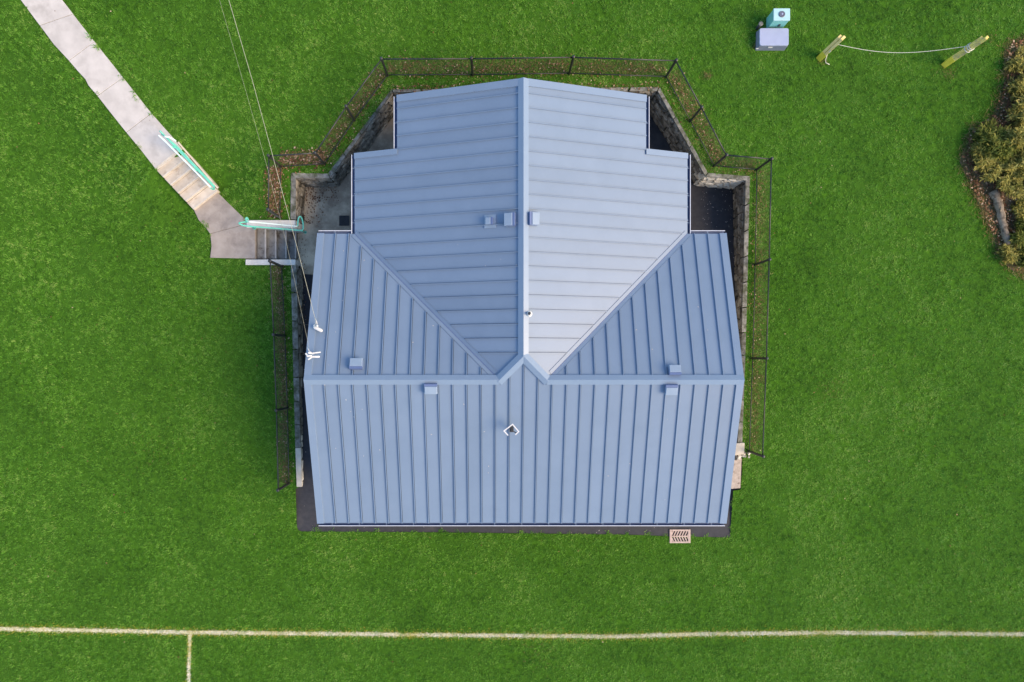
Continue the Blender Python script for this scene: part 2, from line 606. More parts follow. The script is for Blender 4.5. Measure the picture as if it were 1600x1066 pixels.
# joints: fraction points along each side
slab([(-82, -156), (32, 0), (62, 40), (81, 25), (97 - 36 + 36, 0), (-25, -150)][0:3] + [(114, 22), (97, 0), (-25, -150)], M['path'], path_z)
slab([(62, 40), (84, 70), (107.5, 95), (147.5, 65), (114, 22)], M['path'], path_z)
slab([(107.5, 95), (122, 112), (133, 124), (138, 134), (152, 150), (192, 121), (147.5, 65)], M['path'], path_z)
slab([(152, 150), (172, 176), (197, 207), (236.5, 177), (192, 121)], M['path'], path_z)
slab([(197, 207), (220, 235), (243, 264.5), (284, 233), (273, 218), (236.5, 177)], M['path'], path_z)
zl = lambda x, y: .95
slab([(302.5, 328), (310, 344), (320, 355), (328, 365.5), (378, 352), (386, 345), (378, 337.7), (339.6, 300.5)], M['landing'], zl)
slab([(328, 365.5), (330, 384), (328, 403), (399, 404.5), (399, 357), (386, 346), (378, 352)], M['landing'], zl)

# ------------------------------------------------------------------ upper stair
NS = 6
zt, zb_ = 1.75, .95
rise = (zt - zb_) / NS
ust = thing('upper_stair', P(290, 280, 1.0), 'short flight of tan concrete steps on the pale walk', 'stair')
Lp = [lerp2((243, 264.5), (302, 327.5), i / 5) for i in range(6)]
Rp = [lerp2((283, 231.5), (340, 298), i / 5) for i in range(6)]
for i in range(5):
    z = zt - rise * (i + 1)
    q = [P(*Lp[i], z), P(*Lp[i + 1], z), P(*Rp[i + 1], z), P(*Rp[i], z)]
    # tuck the back of each tread under the step above
    bk = (q[0] - q[1]).normalized() * .035
    q[0] = q[0] + bk
    q[3] = q[3] + bk
    st = MB().prism(q, .45).build('step', M['stair_up'], ust, bevel=.008)
    a, b = P(*Lp[i + 1], z + .004), P(*Rp[i + 1], z + .004)
    back = (P(*Lp[i], z) - a).normalized() * .022
    a = a + (b - a).normalized() * .01
    b = b - (b - a).normalized() * .01
    MB().bar(a + back, b + back, .045, .008).build('nosing', M['nosing'], st)
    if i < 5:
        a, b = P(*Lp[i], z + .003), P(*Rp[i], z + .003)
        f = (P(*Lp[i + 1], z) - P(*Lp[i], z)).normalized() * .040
        MB().bar(a + f, b + f, .055, .004).build('back_strip', M['tread_dark'], st)  # narrow dark strip across the back of the tread
    PATHPOLYS.append([(p.x, p.y) for p in q])
a0, b0 = P(*Lp[0], zt + .004), P(*Rp[0], zt + .004)
back = (P(231, 250, zt) - a0).normalized() * .02
MB().bar(a0 + back, b0 + back, .045, .008).build('nosing', M['nosing'], ust)
# low kerb along the upper right side carrying the rail posts
k0, k1 = P(276, 220, 1.80), P(338.5, 292.5, 1.10)
ks = (k1 - k0).cross(Vector((0, 0, 1))).normalized()
MB().bar(k0 - Vector((0, 0, .14)), k1 - Vector((0, 0, .14)), .055, .26).build('kerb', M['stair_up'], ust, bevel=.008)
PATHPOLYS.append([(p.x, p.y) for p in (k0 - ks * .05, k1 - ks * .05, k1 + ks * .07, k0 + ks * .07)])

# ------------------------------------------------------------------ lower stair into the court
lst = thing('lower_stair', P(430, 380, 0), 'dark dirty concrete steps dropping into the sunken court', 'stair')
xs = [400.5, 416, 432, 448, 463]
RL = .95 / 5
for i in range(4):
    z = .95 - RL * (i + 1)
    q = [P(xs[i], 357, z), P(xs[i + 1], 357, z), P(xs[i + 1], 404.5, z), P(xs[i], 404.5, z)]
    q[0].x -= .03
    q[3].x -= .03
    st = MB().prism(q, z + .02).build('step', M['stair_low'], lst, bevel=.008)
    MB().bar(q[0] + Vector((.050, -.01, .003)), q[3] + Vector((.050, .01, .003)), .035, .004).build('back_strip', M['tread_dark'], st)  # narrow dark strip along the back edge of this tread
    MB().bar(q[1] + Vector((-.03, -.01, .004)), q[2] + Vector((-.03, .01, .004)), .05, .008).build('nosing', M['nosing_dark'], st)
for (x0, x1, y0, y1) in ((385, 462, 344, 356), (383.5, 461.5, 405.5, 414)):
    q = [P(x0, y0, .985), P(x1, y0, .985), P(x1, y1, .985), P(x0, y1, .985)]
    MB().prism(q, 1.1).build('cheek_wall', M['cheek'], lst, bevel=.015)
    PATHPOLYS.append([(p.x, p.y) for p in q])


# ------------------------------------------------------------------ handrails
def arc_pts(c, u, v, r, a0, a1, n=8):
    return [c + u * (r * math.cos(a0 + (a1 - a0) * i / n)) + v * (r * math.sin(a0 + (a1 - a0) * i / n)) for i in range(n + 1)]


def handrail(label, base, pale, mint, posts):
    """pale, mint: bent rail runs; posts: (foot, head) pairs"""
    root = thing('handrail', base, label, 'handrail')
    for run in pale:
        MB().tube(smooth_pts(run), .026, 10).build('top_rail', M['mint_highlight'], root, smooth=True)
    for run in mint:
        MB().tube(smooth_pts(run), .027, 10).build('lower_rail', M['mint'], root, smooth=True)
    for f, h in posts:
        MB().tube([f - Vector((0, 0, .1)), h], .024, 10).build('post', M['mint'], root, smooth=True)
        MB().lathe(f, [(.055, 0), (.055, .012), (.03, .02)], 12).build('base_flange', M['mint'], root)
    return root


def smooth_pts(run):
    out = []
    n = len(run)
    for i in range(n - 1):
        a, b, c, d = run[max(i - 1, 0)], run[i], run[i + 1], run[min(i + 2, n - 1)]
        for k in range(5):
            t = k / 5
            out.append(.5 * (2 * b + (c - a) * t + (2 * a - 5 * b + 4 * c - d) * t * t + (3 * b - a - 3 * c + d) * t ** 3))
    out.append(run[-1])
    return out


# upper rail: heights fall with the steps
hz1 = lambda x: 2.66 - (x - 250) / 80 * .78
R1 = lambda x, y, dz=0.0: P(x, y, hz1(x) + dz)
handrail('mint green looped handrail beside the upper tan steps', P(300, 255, 1.5),
         [[R1(247.5, 211.5), R1(256, 219), R1(275, 238), R1(300, 263), R1(329, 293)], [R1(257, 213.5, -.05), R1(265, 215, -.1), R1(275, 220.5, -.15)]],
         [[R1(249.5, 204.5, -.2), R1(258, 213, -.25), R1(282, 238.5, -.3), R1(310, 267, -.3), R1(333, 291.5, -.3), R1(333, 296, -.2), R1(329, 293.5, -.05)],
          [R1(252, 209, -.35), R1(275, 228, -.42), R1(300, 254, -.42), R1(336, 292, -.45)]],
         [(P(281, 232.5, 1.70), R1(266, 228.5, -.02)), (P(316, 271.5, 1.30), R1(299, 262, -.02))])
hz2 = lambda x: 1.84 - (x - 375) / 95 * .80
R2 = lambda x, y, dz=0.0: P(x, y, hz2(x) + dz)
handrail('mint green looped handrail beside the lower steps into the court', P(386, 352, .98),
         [[R2(388, 346.5), R2(410, 348.5), R2(440, 351.5), R2(465, 354)]],
         [[R2(388, 344), R2(386, 340.5), R2(384, 342), R2(386, 346.5), R2(388, 346.5)],
          [R2(388, 346.5, -.03), R2(378, 347.5, -.05), R2(373.5, 349), R2(379, 352), R2(390, 353.7), R2(430, 356.8), R2(468, 360), R2(473, 359), R2(473.6, 350), R2(471.5, 341.5), R2(469, 338.5), R2(466.5, 341), R2(465.3, 349), R2(465, 354)]],
         [(P(398, 356.5, .985), R2(390, 353.2, -.02)), (P(446, 360, .22), R2(436, 357, -.02)), (P(477, 363, .02), R2(468, 359.5, -.02))])

# ------------------------------------------------------------------ retaining walls
def stone_mesh(i, mat):
    r = random.Random(100 + i)
    j = lambda a: r.uniform(-a, a)
    vs = []
    for x, z in ((-.5, -.5), (.5, -.5), (.5, .5), (-.5, .5)):
        vs.append((x * (1 + j(.03)), .5, z * (1 + j(.03))))          # back
    for x, z in ((-.5, -.5), (.5, -.5), (.5, .5), (-.5, .5)):
        vs.append((x + j(.05), -.25 + j(.08), z + j(.07)))            # front shoulder
    for x, z in ((-.36, -.30), (.36, -.30), (.36, .30), (-.36, .30)):
        vs.append((x + j(.08), -.5 + j(.12), z + j(.09)))             # front face
    fs = [(0, 1, 5, 4), (1, 2, 6, 5), (2, 3, 7, 6), (3, 0, 4, 7), (4, 5, 9, 8), (5, 6, 10, 9), (6, 7, 11, 10), (7, 4, 8, 11), (8, 9, 10, 11), (3, 2, 1, 0)]
    me = bpy.data.meshes.new('stone')
    me.from_pydata(vs, [], fs)
    me.materials.append(mat)
    return me


ST_D = [stone_mesh(i, M['stone_dark']) for i in range(10)]
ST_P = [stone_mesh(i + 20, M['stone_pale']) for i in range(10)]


def in_view(p):
    """is a wall point outside the roof outline, as seen from the camera"""
    k = FPX / (H - p.z)
    x, y = NX + p.x * k, NY - p.y * k
    roof = [(619, 148), (818, 121), (1010, 148), (1010, 235), (1076, 240), (1076, 365), (1133, 365), (1163, 590), (1135, 818), (496, 818), (475, 590), (497, 365), (552, 365), (552, 240), (619, 235)]
    return not bool(inside(np.array([x]), np.array([y]), roof)[0])


def retaining_wall(inner, outer, side, label, pale, limit):
    base = Vector((inner[0].x, inner[0].y, 0))
    root = thing('retaining_wall', base, label, 'wall')
    hid = MB()
    vis = []
    core = MB()
    for i in range(len(inner) - 1):
        a, b = inner[i], inner[i + 1]
        oa, ob_ = outer[i], outer[i + 1]
        d = Vector((b.x - a.x, b.y - a.y, 0))
        L = d.length
        d.normalize()
        nrm = Vector((d.y, -d.x, 0)) * side         # towards the court
        # mortar core, set back from the stone faces
        e = nrm * -.045
        q = [Vector((p.x, p.y, p.z - .05)) for p in (a + e, b + e, ob_, oa)]
        lo = [Vector((p.x, p.y, -.12)) for p in q]
        core.add(lo + q, [(0, 1, 2, 3), (7, 6, 5, 4), (0, 4, 5, 1), (1, 5, 6, 2), (2, 6, 7, 3), (3, 7, 4, 0)])
        yaw = math.atan2(nrm.y, nrm.x) + math.pi / 2
        z = 0.0
        course = 0
        while True:
            h = random.uniform(.15, .23)
            s = -random.uniform(0, .2)
            made = False
            while s < L:
                ln = random.uniform(.22, .46)
                s0, s1 = max(s, 0), min(s + ln, L)
                s += ln
                if s1 - s0 < .07:
                    continue
                t = (s0 + s1) / 2 / L
                top = a.z + (b.z - a.z) * t - .06
                z1 = min(z + h, top)
                if z1 - z < .05:
                    continue
                made = True
                c = a.lerp(b, t)
                c = Vector((c.x, c.y, (z + z1) / 2)) - nrm * (.03 + random.uniform(-.015, .012))
                vis.append((c, yaw, s1 - s0 - .022, z1 - z - .022, pale(i, t), in_view(c + nrm * .05) and in_view(c + nrm * .05 + d * .1)))
            z += h
            if not made:
                break
        # coping stones
        k = max(1, int(round(L / random.uniform(.8, 1.1))))
        for j in range(k):
            t0, t1 = j / k + .004, (j + 1) / k - .004
            q = [a.lerp(b, t0) + nrm * .025, a.lerp(b, t1) + nrm * .025, oa.lerp(ob_, t1), oa.lerp(ob_, t0)]
            q = [p + Vector((0, 0, .012 + random.uniform(-.004, .004))) for p in q]
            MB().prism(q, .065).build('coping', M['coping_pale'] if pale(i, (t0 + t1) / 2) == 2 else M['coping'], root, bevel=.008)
    core.build('mortar_core', M['mortar'], root)
    order = sorted(range(len(vis)), key=lambda i: not vis[i][5])
    nvis = 0
    for i in order:
        c, yaw, ln, h, pl, v = vis[i]
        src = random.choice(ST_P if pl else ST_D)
        if v and nvis < limit:
            nvis += 1
            o = bpy.data.objects.new('stone', src)
            COL.objects.link(o)
            o.parent = root
            o.location = c - base
            o.rotation_euler = (0, 0, yaw)
            o.scale = (ln, .12, h)
        else:
            mt = Matrix.Translation(c) @ Matrix.Rotation(yaw, 4, 'Z') @ Matrix.Diagonal((ln, .12, h, 1))
            hid.add([mt @ vv.co for vv in src.vertices], [tuple(p.vertices) for p in src.polygons], 1 if pl else 0)
    if hid.v:
        stuff(hid.build('hidden_stones', [M['stone_dark'], M['stone_pale']], root))


retaining_wall(W1, W1o, 1, 'dark and cream stone retaining wall wrapping the back of the blue roofed building', lambda i, t: 1 if i == 5 or (i == 4 and t > .93) else 0, 290)
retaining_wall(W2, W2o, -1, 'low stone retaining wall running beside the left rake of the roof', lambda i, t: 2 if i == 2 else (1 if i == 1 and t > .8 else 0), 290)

# broken footing at the lower right corner of the building
m = MB()
rb = thing('footing', P(1155, 735, 0), 'pinkish broken concrete footing beside the right roof edge', 'footing')
m.prism([P(1144, 716, .26), P(1142, 764, .18), P(1157, 763, .18), P(1159, 716, .26)], .36)
m.build('kerb_block', M['rubble'], rb, bevel=.015)
MB().prism([P(1149, 693, .34), P(1147, 712, .34), P(1163, 710, .34), P(1163.5, 692, .34)], .44).build('end_block', M['coping_pale'], rb, bevel=.012)
for k in range(14):
    x, y = random.uniform(1150, 1172), random.uniform(707, 717)
    p = P(x, y, .29)
    s = random.uniform(.03, .08)
    me = random.choice(ST_P if k % 3 else ST_D)
    o = bpy.data.objects.new('rubble_stone', me)
    COL.objects.link(o)
    o.parent = rb
    o.location = p - WORLD[rb.name]
    o.rotation_euler = (random.uniform(-1, 1), random.uniform(-1, 1), random.uniform(0, 6))
    o.scale = (s * 1.4, s, s)

# ------------------------------------------------------------------ the building
ZE = 2.60
SL = 1 / 3
YF, YB = -5.31, 4.02
YR = (YF + YB) / 2
ZR = ZE + SL * (YB - YR)
XL, XR = -5.68, 7.47
X0 = .87
HW = 5.37
HS = 3.93
ZC = ZE + SL * HW
YS, YT = 6.59, 8.28
DA = (ZC - ZR) / SL          # how far the cross ridge runs past the main ridge

bld = thing('building', (X0, YR, 0), 'blue metal roofed building in the middle of the lawn', 'building')
# walls (set in under the eaves)
m = MB()
IN = .55
foot = [(XL + .35, YF + IN), (XR - .35, YF + IN), (XR - .35, YB - IN), (X0 + HW - IN, YB - IN), (X0 + HW - IN, YS - IN), (X0 + HS - IN, YS - IN), (X0 + HS - IN, YT - .35),
        (X0 - HS + IN, YT - .35), (X0 - HS + IN, YS - IN), (X0 - HW + IN, YS - IN), (X0 - HW + IN, YB - IN), (XL + .35, YB - IN)]
m.prism([Vector((x, y, ZE - .02)) for x, y in foot], ZE + .1)
m.build('wall', M['wall'], bld)
for x in (XL + .45, XR - .45):
    g = [Vector((x, YF + IN, ZE)), Vector((x, YB - IN, ZE)), Vector((x, YB - IN, ZE + SL * IN - .06)), Vector((x, YR, ZR - .10)), Vector((x, YF + IN, ZE + SL * IN - .06))]
    vs = [p + Vector((-.1, 0, 0)) for p in g] + [p + Vector((.1, 0, 0)) for p in g]
    MB().add(vs, [(0, 1, 2, 3, 4), (9, 8, 7, 6, 5)] + [(i, i + 5, (i + 1) % 5 + 5, (i + 1) % 5) for i in range(5)]).build('gable_wall', M['wall'], bld)
y = YT - .45
g = [Vector((X0 - HS + IN, y, ZE)), Vector((X0 + HS - IN, y, ZE)), Vector((X0 + HS - IN, y, ZC - SL * (HS - IN) - .08)), Vector((X0, y, ZC - .10)), Vector((X0 - HS + IN, y, ZC - SL * (HS - IN) - .08))]
vs = [p + Vector((0, -.1, 0)) for p in g] + [p + Vector((0, .1, 0)) for p in g]
MB().add(vs, [(0, 1, 2, 3, 4), (9, 8, 7, 6, 5)] + [(i, i + 5, (i + 1) % 5 + 5, (i + 1) % 5) for i in range(5)]).build('gable_wall', M['wall'], bld)

zf = lambda x, y: ZR + SL * (y - YR)            # front slope
zr_ = lambda x, y: ZR - SL * (y - YR)           # rear slopes
zc = lambda x, y: ZC - SL * abs(x - X0)         # cross gable slopes

# roof deck: one board layer under the panels
m = MB()
DK = .035


def deckpoly(pts, zfun):
    m.prism([Vector((x, y, zfun(x, y) - DK)) for x, y in pts], .10)


deckpoly([(XL + .02, YF + .02), (XR - .02, YF + .02), (XR - .02, YR), (X0 + DA, YR), (X0, YR + DA), (X0 - DA, YR), (XL + .02, YR)], zf)
deckpoly([(XL + .02, YR), (X0 - DA, YR), (X0 - HW, YB), (XL + .02, YB - .02)], zr_)
deckpoly([(XR - .02, YR), (X0 + DA, YR), (X0 + HW, YB), (XR - .02, YB - .02)], zr_)
for s in (-1, 1):
    deckpoly([(X0, YR + DA), (X0 + s * DA, YR), (X0 + s * (HW - .02), YB), (X0 + s * (HW - .02), YS - .02), (X0 + s * (HS - .02), YS - .02), (X0 + s * (HS - .02), YT - .02), (X0, YT - .02)], zc)
roof = m.build('roof', M['deck'], bld)

PW = .4285
RIBH, RIBW = .044, .022


def pwl(pts):
    return lambda u: float(np.interp(u, [p[0] for p in pts], [p[1] for p in pts]))


def panels(u0, u1, lo, hi, breaks, point, nrm, start, top_stop, bot_stop, flip=False):
    """standing-seam panels across a slope: each strip of plan coordinate u runs from lo(u) to hi(u)"""
    us = [u0]
    u = start
    while u < u1 - .06:
        if u > u0 + .06:
            us.append(u)
        u += PW
    us.append(u1)
    for i in range(len(us) - 1):
        a, b = us[i], us[i + 1]
        br = sorted(x for x in breaks if a + .004 < x < b - .004)
        ss = [a + (.023 if i > 0 else 0)] + br + [b - .002]
        bot, top = [], []
        for k, x in enumerate(ss):
            x2 = x
            if hi(x2) - lo(x2) > .0:
                bot.append(point(x2, lo(x2)))
                top.append(point(x2, hi(x2)))
        # step in the eave gives a doubled point
        if len(bot) < 2:
            continue
        m = MB()
        pts = bot + top[::-1]
        out = []
        for p in pts:
            if not out or (p - out[-1]).length > 1e-3:
                out.append(p)
        if (out[0] - out[-1]).length < 1e-3:
            out.pop()
        if len(out) < 3:
            continue
        m.prism(out, .010)
        if i > 0:
            l0, h0 = lo(a) + bot_stop(a), hi(a) - top_stop(a)
            if h0 - l0 > .1:
                p, q = point(a, l0), point(a, h0)
                m.bar(p + nrm * (RIBH / 2), q + nrm * (RIBH / 2), RIBW, RIBH, up=nrm)
        m.build('roof_panel', M['roof'], roof)


cs = 1 / math.sqrt(1 + SL * SL)
n_front = Vector((0, -SL, 1)).normalized()
n_rear = Vector((0, SL, 1)).normalized()
# front slope
panels(XL + .06, XR - .06, lambda u: YF, pwl([(XL, YR), (X0 - DA, YR), (X0, YR + DA), (X0 + DA, YR), (XR, YR)]), [X0 - DA, X0, X0 + DA],
       lambda u, v: Vector((u, v, zf(u, v))), n_front, X0 - 15 * PW + .02, lambda u: .05, lambda u: .0)
# rear slopes
for s in (-1, 1):
    ue = XL + .06 if s < 0 else XR - .06
    hi = (lambda u, s=s: min(YB, YR + abs(u - X0) - DA))
    a, b = (ue, X0 - DA - .03) if s < 0 else (X0 + DA + .03, ue)
    panels(a, b, lambda u: YR, hi, [X0 + s * HW], lambda u, v: Vector((u, v, zr_(u, v))), n_rear, X0 - 15 * PW + .02 if s < 0 else X0 - 15 * PW + .02 + PW * 15,
           lambda u, s=s: (.20 if abs(u - X0) < HW else .0), lambda u: .05)
# cross gable slopes
for s in (-1, 1):
    inn = lambda y: max(0.0, DA - (y - YR))
    out_ = lambda y: (y - YR + DA) if y < YB else (HW if y < YS else HS)
    nn = Vector((s * SL, 0, 1)).normalized()
    pt = lambda u, v, s=s: Vector((X0 + s * v, u, ZC - SL * v))
    st = lambda u: .2 if u < YB else 0.0
    yb0 = YS - PW * 16
    panels(YR + .02, YS, inn, out_, [YR + DA, YB], pt, nn, yb0 + PW * 1, st, lambda u: .06)
    panels(YS + .0, YT - .05, inn, lambda y: HS, [], pt, nn, YS + PW, lambda u: 0, lambda u: .06)
    # the seam that lands on the step
    p, q = pt(YS, .08), pt(YS, HS)
    MB().bar(p + nn * RIBH / 2, q + nn * RIBH / 2, RIBW, RIBH, up=nn).build('seam', M['roof'], roof)


def cap(p, q, n1, n2, w, name='ridge_cap', t=.052, mat='trim'):
    """folded cap over an edge p-q; n1 and n2 are the in-plane directions down each slope"""
    m = MB()
    up = Vector((0, 0, t))
    for n in (n1, n2):
        if n is None:
            continue
        vs = [p + up * 1.75, q + up * 1.75, q + n * w + up, p + n * w + up, p - up * .5, q - up * .5, q + n * w - up * .1, p + n * w - up * .1]
        fs = [(0, 1, 2, 3), (7, 6, 5, 4), (0, 4, 5, 1), (1, 5, 6, 2), (2, 6, 7, 3), (3, 7, 4, 0)]
        if (q - p).cross(n).z < 0:
            fs = [f[::-1] for f in fs]
        m.add(vs, fs)
    return m.build(name, M[mat], roof)


dF = Vector((0, -1, -SL)).normalized()
dR = Vector((0, 1, -SL)).normalized()
dW = Vector((-1, 0, -SL)).normalized()
dE = Vector((1, 0, -SL)).normalized()
apex = Vector((X0, YR + DA, ZC))
hl, hr = Vector((X0 - DA, YR, ZR)), Vector((X0 + DA, YR, ZR))
cw = .155
cap(Vector((XL - .015, YR, ZR)), hl, dF, dR, cw)
cap(hr, Vector((XR + .015, YR, ZR)), dF, dR, cw)
cap(apex + Vector((0, -.03, 0)), Vector((X0, YT + .015, ZC)), dW, dE, cw * 1.05)
for e, sd in ((hl, -1), (hr, 1)):
    dh = (e - apex).normalized()
    nf = Vector((0, -SL, 1)).normalized()
    nc = Vector((sd * SL, 0, 1)).normalized()
    a = nf.cross(dh); a = a if a.y < 0 else -a
    b = nc.cross(dh); b = b if b.y > 0 else -b
    cap(apex - dh * .02, e + dh * .075, a.normalized(), b.normalized(), cw, 'hip_cap', t=.056)


def rake(p, q, inward, face, w=.20, drop=.20):
    """edge trim: flat top strip plus a fascia board; p high end, q low end"""
    up = Vector((0, 0, .05))
    m = MB()
    o = face * .02
    vs = [p + o + up, q + o + up, q + inward * w + up, p + inward * w + up]
    vs2 = [v - Vector((0, 0, .052)) for v in vs]
    fs = [(0, 1, 2, 3), (7, 6, 5, 4), (0, 4, 5, 1), (1, 5, 6, 2), (2, 6, 7, 3), (3, 7, 4, 0)]
    if (q - p).cross(inward).z < 0:
        fs = [f[::-1] for f in fs]
    m.add(vs + vs2, fs)
    r = m.build('rake_trim', M['trim'], roof)
    m = MB()
    f = face * .028
    b = face * .006
    dz = Vector((0, 0, -drop))
    vs = [p + f, q + f, q + f + dz, p + f + dz, p + b, q + b, q + b + dz, p + b + dz]
    fs = [(0, 1, 2, 3), (7, 6, 5, 4), (0, 4, 5, 1), (1, 5, 6, 2), (2, 6, 7, 3), (3, 7, 4, 0)]
    m.add(vs, fs)
    m.build('fascia', M['trim'], roof)


E = Vector((1, 0, 0))
N = Vector((0, 1, 0))
gz = .0
for x, f in ((XL, -E), (XR, E)):
    top = Vector((x, YR, ZR))
    off = dF * cw * .99
    rake(top + off, Vector((x, YF - .01, zf(x, YF - .01))), -f, f)
    off = dR * cw * .99
    rake(top + off, Vector((x, YB + .01, zr_(x, YB + .01))), -f, f)
for s in (-1, 1):
    dd = dW if s < 0 else dE
    rake(Vector((X0, YT, ZC)) + dd * cw * 1.04, Vector((X0 + s * (HS + .01), YT, ZC - SL * (HS + .01))), -N, N)
    rake(Vector((X0 + s * (HS + .0), YS, ZC - SL * HS)), Vector((X0 + s * (HW + .01), YS, ZE - SL * .01)), -N, N, w=.16)

# valley flashing with a raised centre bead
for s in (-1, 1):
    a = Vector((X0 + s * (DA + .16), YR + .16, ZR - SL * .16))
    b = Vector((X0 + s * HW, YB, ZE))
    dv = (b - a).normalized()
    nA = Vector((0, SL, 1)).normalized()
    nB = Vector((s * SL, 0, 1)).normalized()
    m = MB()
    for nrm, sg in ((nA, 1), (nB, -1)):
        q = nrm.cross(dv).normalized()
        if (sg > 0) != (q.y < 0):
            q = -q
        o = nrm * .006
        m.bar(a + q * .06 + o, b + q * .06 + o, .12, .008, up=nrm)
        m.bar(a + q * .125 + o * 1.5, b + q * .125 + o * 1.5, .012, .016, up=nrm)
    m.build('valley_flashing', M['roof'], roof)
    MB().tube([a + Vector((0, 0, .012)), b + Vector((0, 0, .012))], .012, 6).build('valley_bead', M['gutter'], roof)


# gutters: an open channel and its bright outer lip
def gutter(p, q, out, label=None):
    w, dp, th = .125, .11, .008
    g = MB()
    a, b = p, q
    dz = Vector((0, 0, 1))
    top = -.035
    # back, floor, front
    for (o0, o1, z0, z1) in ((0, th, top, top - dp), (0, w, top - dp, top - dp - th), (w - th, w, top + .0, top - dp)):
        vs = []
        for e in (a, b):
            vs += [e + out * o0 + dz * z0, e + out * o1 + dz * z0, e + out * o1 + dz * z1, e + out * o0 + dz * z1]
        g.add(vs, [(0, 1, 2, 3), (7, 6, 5, 4), (0, 4, 5, 1), (1, 5, 6, 2), (2, 6, 7, 3), (3, 7, 4, 0)])
    for e in (a, b):
        d = (b - a).normalized() * (.004 if e is a else -.004)
        g.bar(e + d + out * w * .5 + dz * (top - dp), e + d + out * w * .5 + dz * top, w, .008, up=out)
    go = g.build('gutter', M['gutter'], bld)
    MB().bar(a + out * (w + .006) + dz * (top - .004), b + out * (w + .006) + dz * (top - .004), .020, .045).build('gutter_lip', M['lip'], go)
    L = (b - a).length
    k = max(1, int(L / .86))
    for i in range(k):
        c = a.lerp(b, (i + .5) / k)
        MB().bar(c + dz * (top - .004), c + out * w + dz * (top - .004), .02, .006).build('hanger', M['trim'], go)


gutter(Vector((XL + .01, YF + .03, ZE)), Vector((XR - .01, YF + .03, ZE)), -N)
gutter(Vector((XL + .01, YB - .03, ZE)), Vector((X0 - HW - .11, YB - .03, ZE)), N)
gutter(Vector((X0 + HW + .11, YB - .03, ZE)), Vector((XR - .01, YB - .03, ZE)), N)
for s in (-1, 1):
    gutter(Vector((X0 + s * (HW - .03), YB - .08, ZE)), Vector((X0 + s * (HW - .03), YS - .01, ZE)), E * s)
    zz = ZC - SL * HS
    gutter(Vector((X0 + s * (HS - .03), YS + .02, zz)), Vector((X0 + s * (HS - .03), YT - .01, zz)), E * s)


# roof vents: curb, flared skirt and sloping hood
def vent(px, py, zfun, n, e1, w, l, h=.17, plate=False, lab=None):
    z = 3.6
    for _ in range(8):
        p = P(px, py, z)
        z = zfun(p.x, p.y)
    # centre the hood, which stands proud of the slope
    p = P(px, py, z + h * .8)
    p.z = zfun(p.x, p.y)
    e1 = (e1 - n * e1.dot(n)).normalized()
    e2 = n.cross(e1)
    m = MB()
    dn = Vector((n.x, n.y, 0)).normalized()
    dn = (dn - n * dn.dot(n)).normalized()
    m.frame_box(p + n * (h * .45) - dn * .035, e1, e2, n, w * .96, l * .96, h * .9)
    b = m.build('roof_vent', M['gutter'], bld, origin=p)
    if lab:
        b['label'] = lab
    MB().frame_box(p + n * (h * .82) + dn * .03, e1, e2, n, w, l, h * .42, taper=.90).build('vent_hood', M['vent'], b, bevel=.008)
    if plate:
        MB().frame_box(p + n * .016, e1, e2, n, .36, .40, .02).build('flashing_plate', M['vent'], b)
    else:
        MB().frame_box(p + n * .012, e1, e2, n, w * 1.1, l * 1.1, .014).build('flashing_plate', M['roof'], b)


nW = Vector((-SL, 0, 1)).normalized()
nE = Vector((SL, 0, 1)).normalized()
vent(766, 345, zc, nW, E, .17, .22, .15, plate=True)
vent(798, 342.5, zc, nW, E, .27, .40)
vent(833, 341.5, zc, nE, E, .25, .40)
vent(556, 570, zr_, n_rear, E, .40, .27)
vent(673, 606, zf, n_front, E, .40, .26)
vent(1055, 580, zr_, n_rear, E, .37, .24)
vent(1049.5, 607.5, zf, n_front, E, .38, .26)

# vent pipe with white collar near the cross ridge
p = P(827, 490, ZC + .12)
p.z = zc(p.x, p.y)
m = MB().lathe(p - Vector((0, 0, .03)), [(.045, 0), (.045, .26), (.030, .26), (.030, .06)], 14)
vp = m.build('vent_pipe', M['black'], bld, origin=p, smooth=False)
MB().lathe(p, [(.10, 0), (.085, .05), (.062, .13), (.052, .15)], 14).build('pipe_collar', M['white'], vp)

# ------------------------------------------------------------------ square loop antenna
zz = 3.7
for _ in range(6):
    q = P(799.5, 674, zz + .5)
    zz = zf(q.x, q.y)
q = P(799, 673, zz + .45)
q.z = zf(q.x, q.y)
ant = thing('loop_antenna', q, 'small white open square antenna on a dark mast on the front roof slope', 'antenna')
MB().tube([q, q + Vector((0, 0, .46))], .022, 10).build('mast', M['black'], ant, smooth=True)
MB().frame_box(q + Vector((0, 0, .03)), E, dF, n_front, .16, .16, .03).build('base_plate', M['iron'], ant)
ztop = zz + .45
lp = [P(793.5, 680, ztop), P(787.5, 673.5, ztop), P(801, 663.2, ztop), P(810.5, 674.5, ztop), P(805.8, 679, ztop)]
m = MB()
for i in range(4):
    m.bar(lp[i] - (lp[i + 1] - lp[i]).normalized() * .014, lp[i + 1] + (lp[i + 1] - lp[i]).normalized() * .014, .032, .032 + .001 * i)
m.build('loop', M['white'], ant)
m = MB()
m.bar(q + Vector((0, 0, .44)), P(801, 664.5, ztop - .01), .03, .025)
m.bar(q + Vector((0, 0, .40)), P(808, 677, ztop - .05), .03, .022)
m.build('arm', M['iron'], ant)
MB().frame_box(q + Vector((0, 0, .38)), E, N, Vector((0, 0, 1)), .12, .10, .12).build('junction_box', M['iron'], ant, bevel=.01)


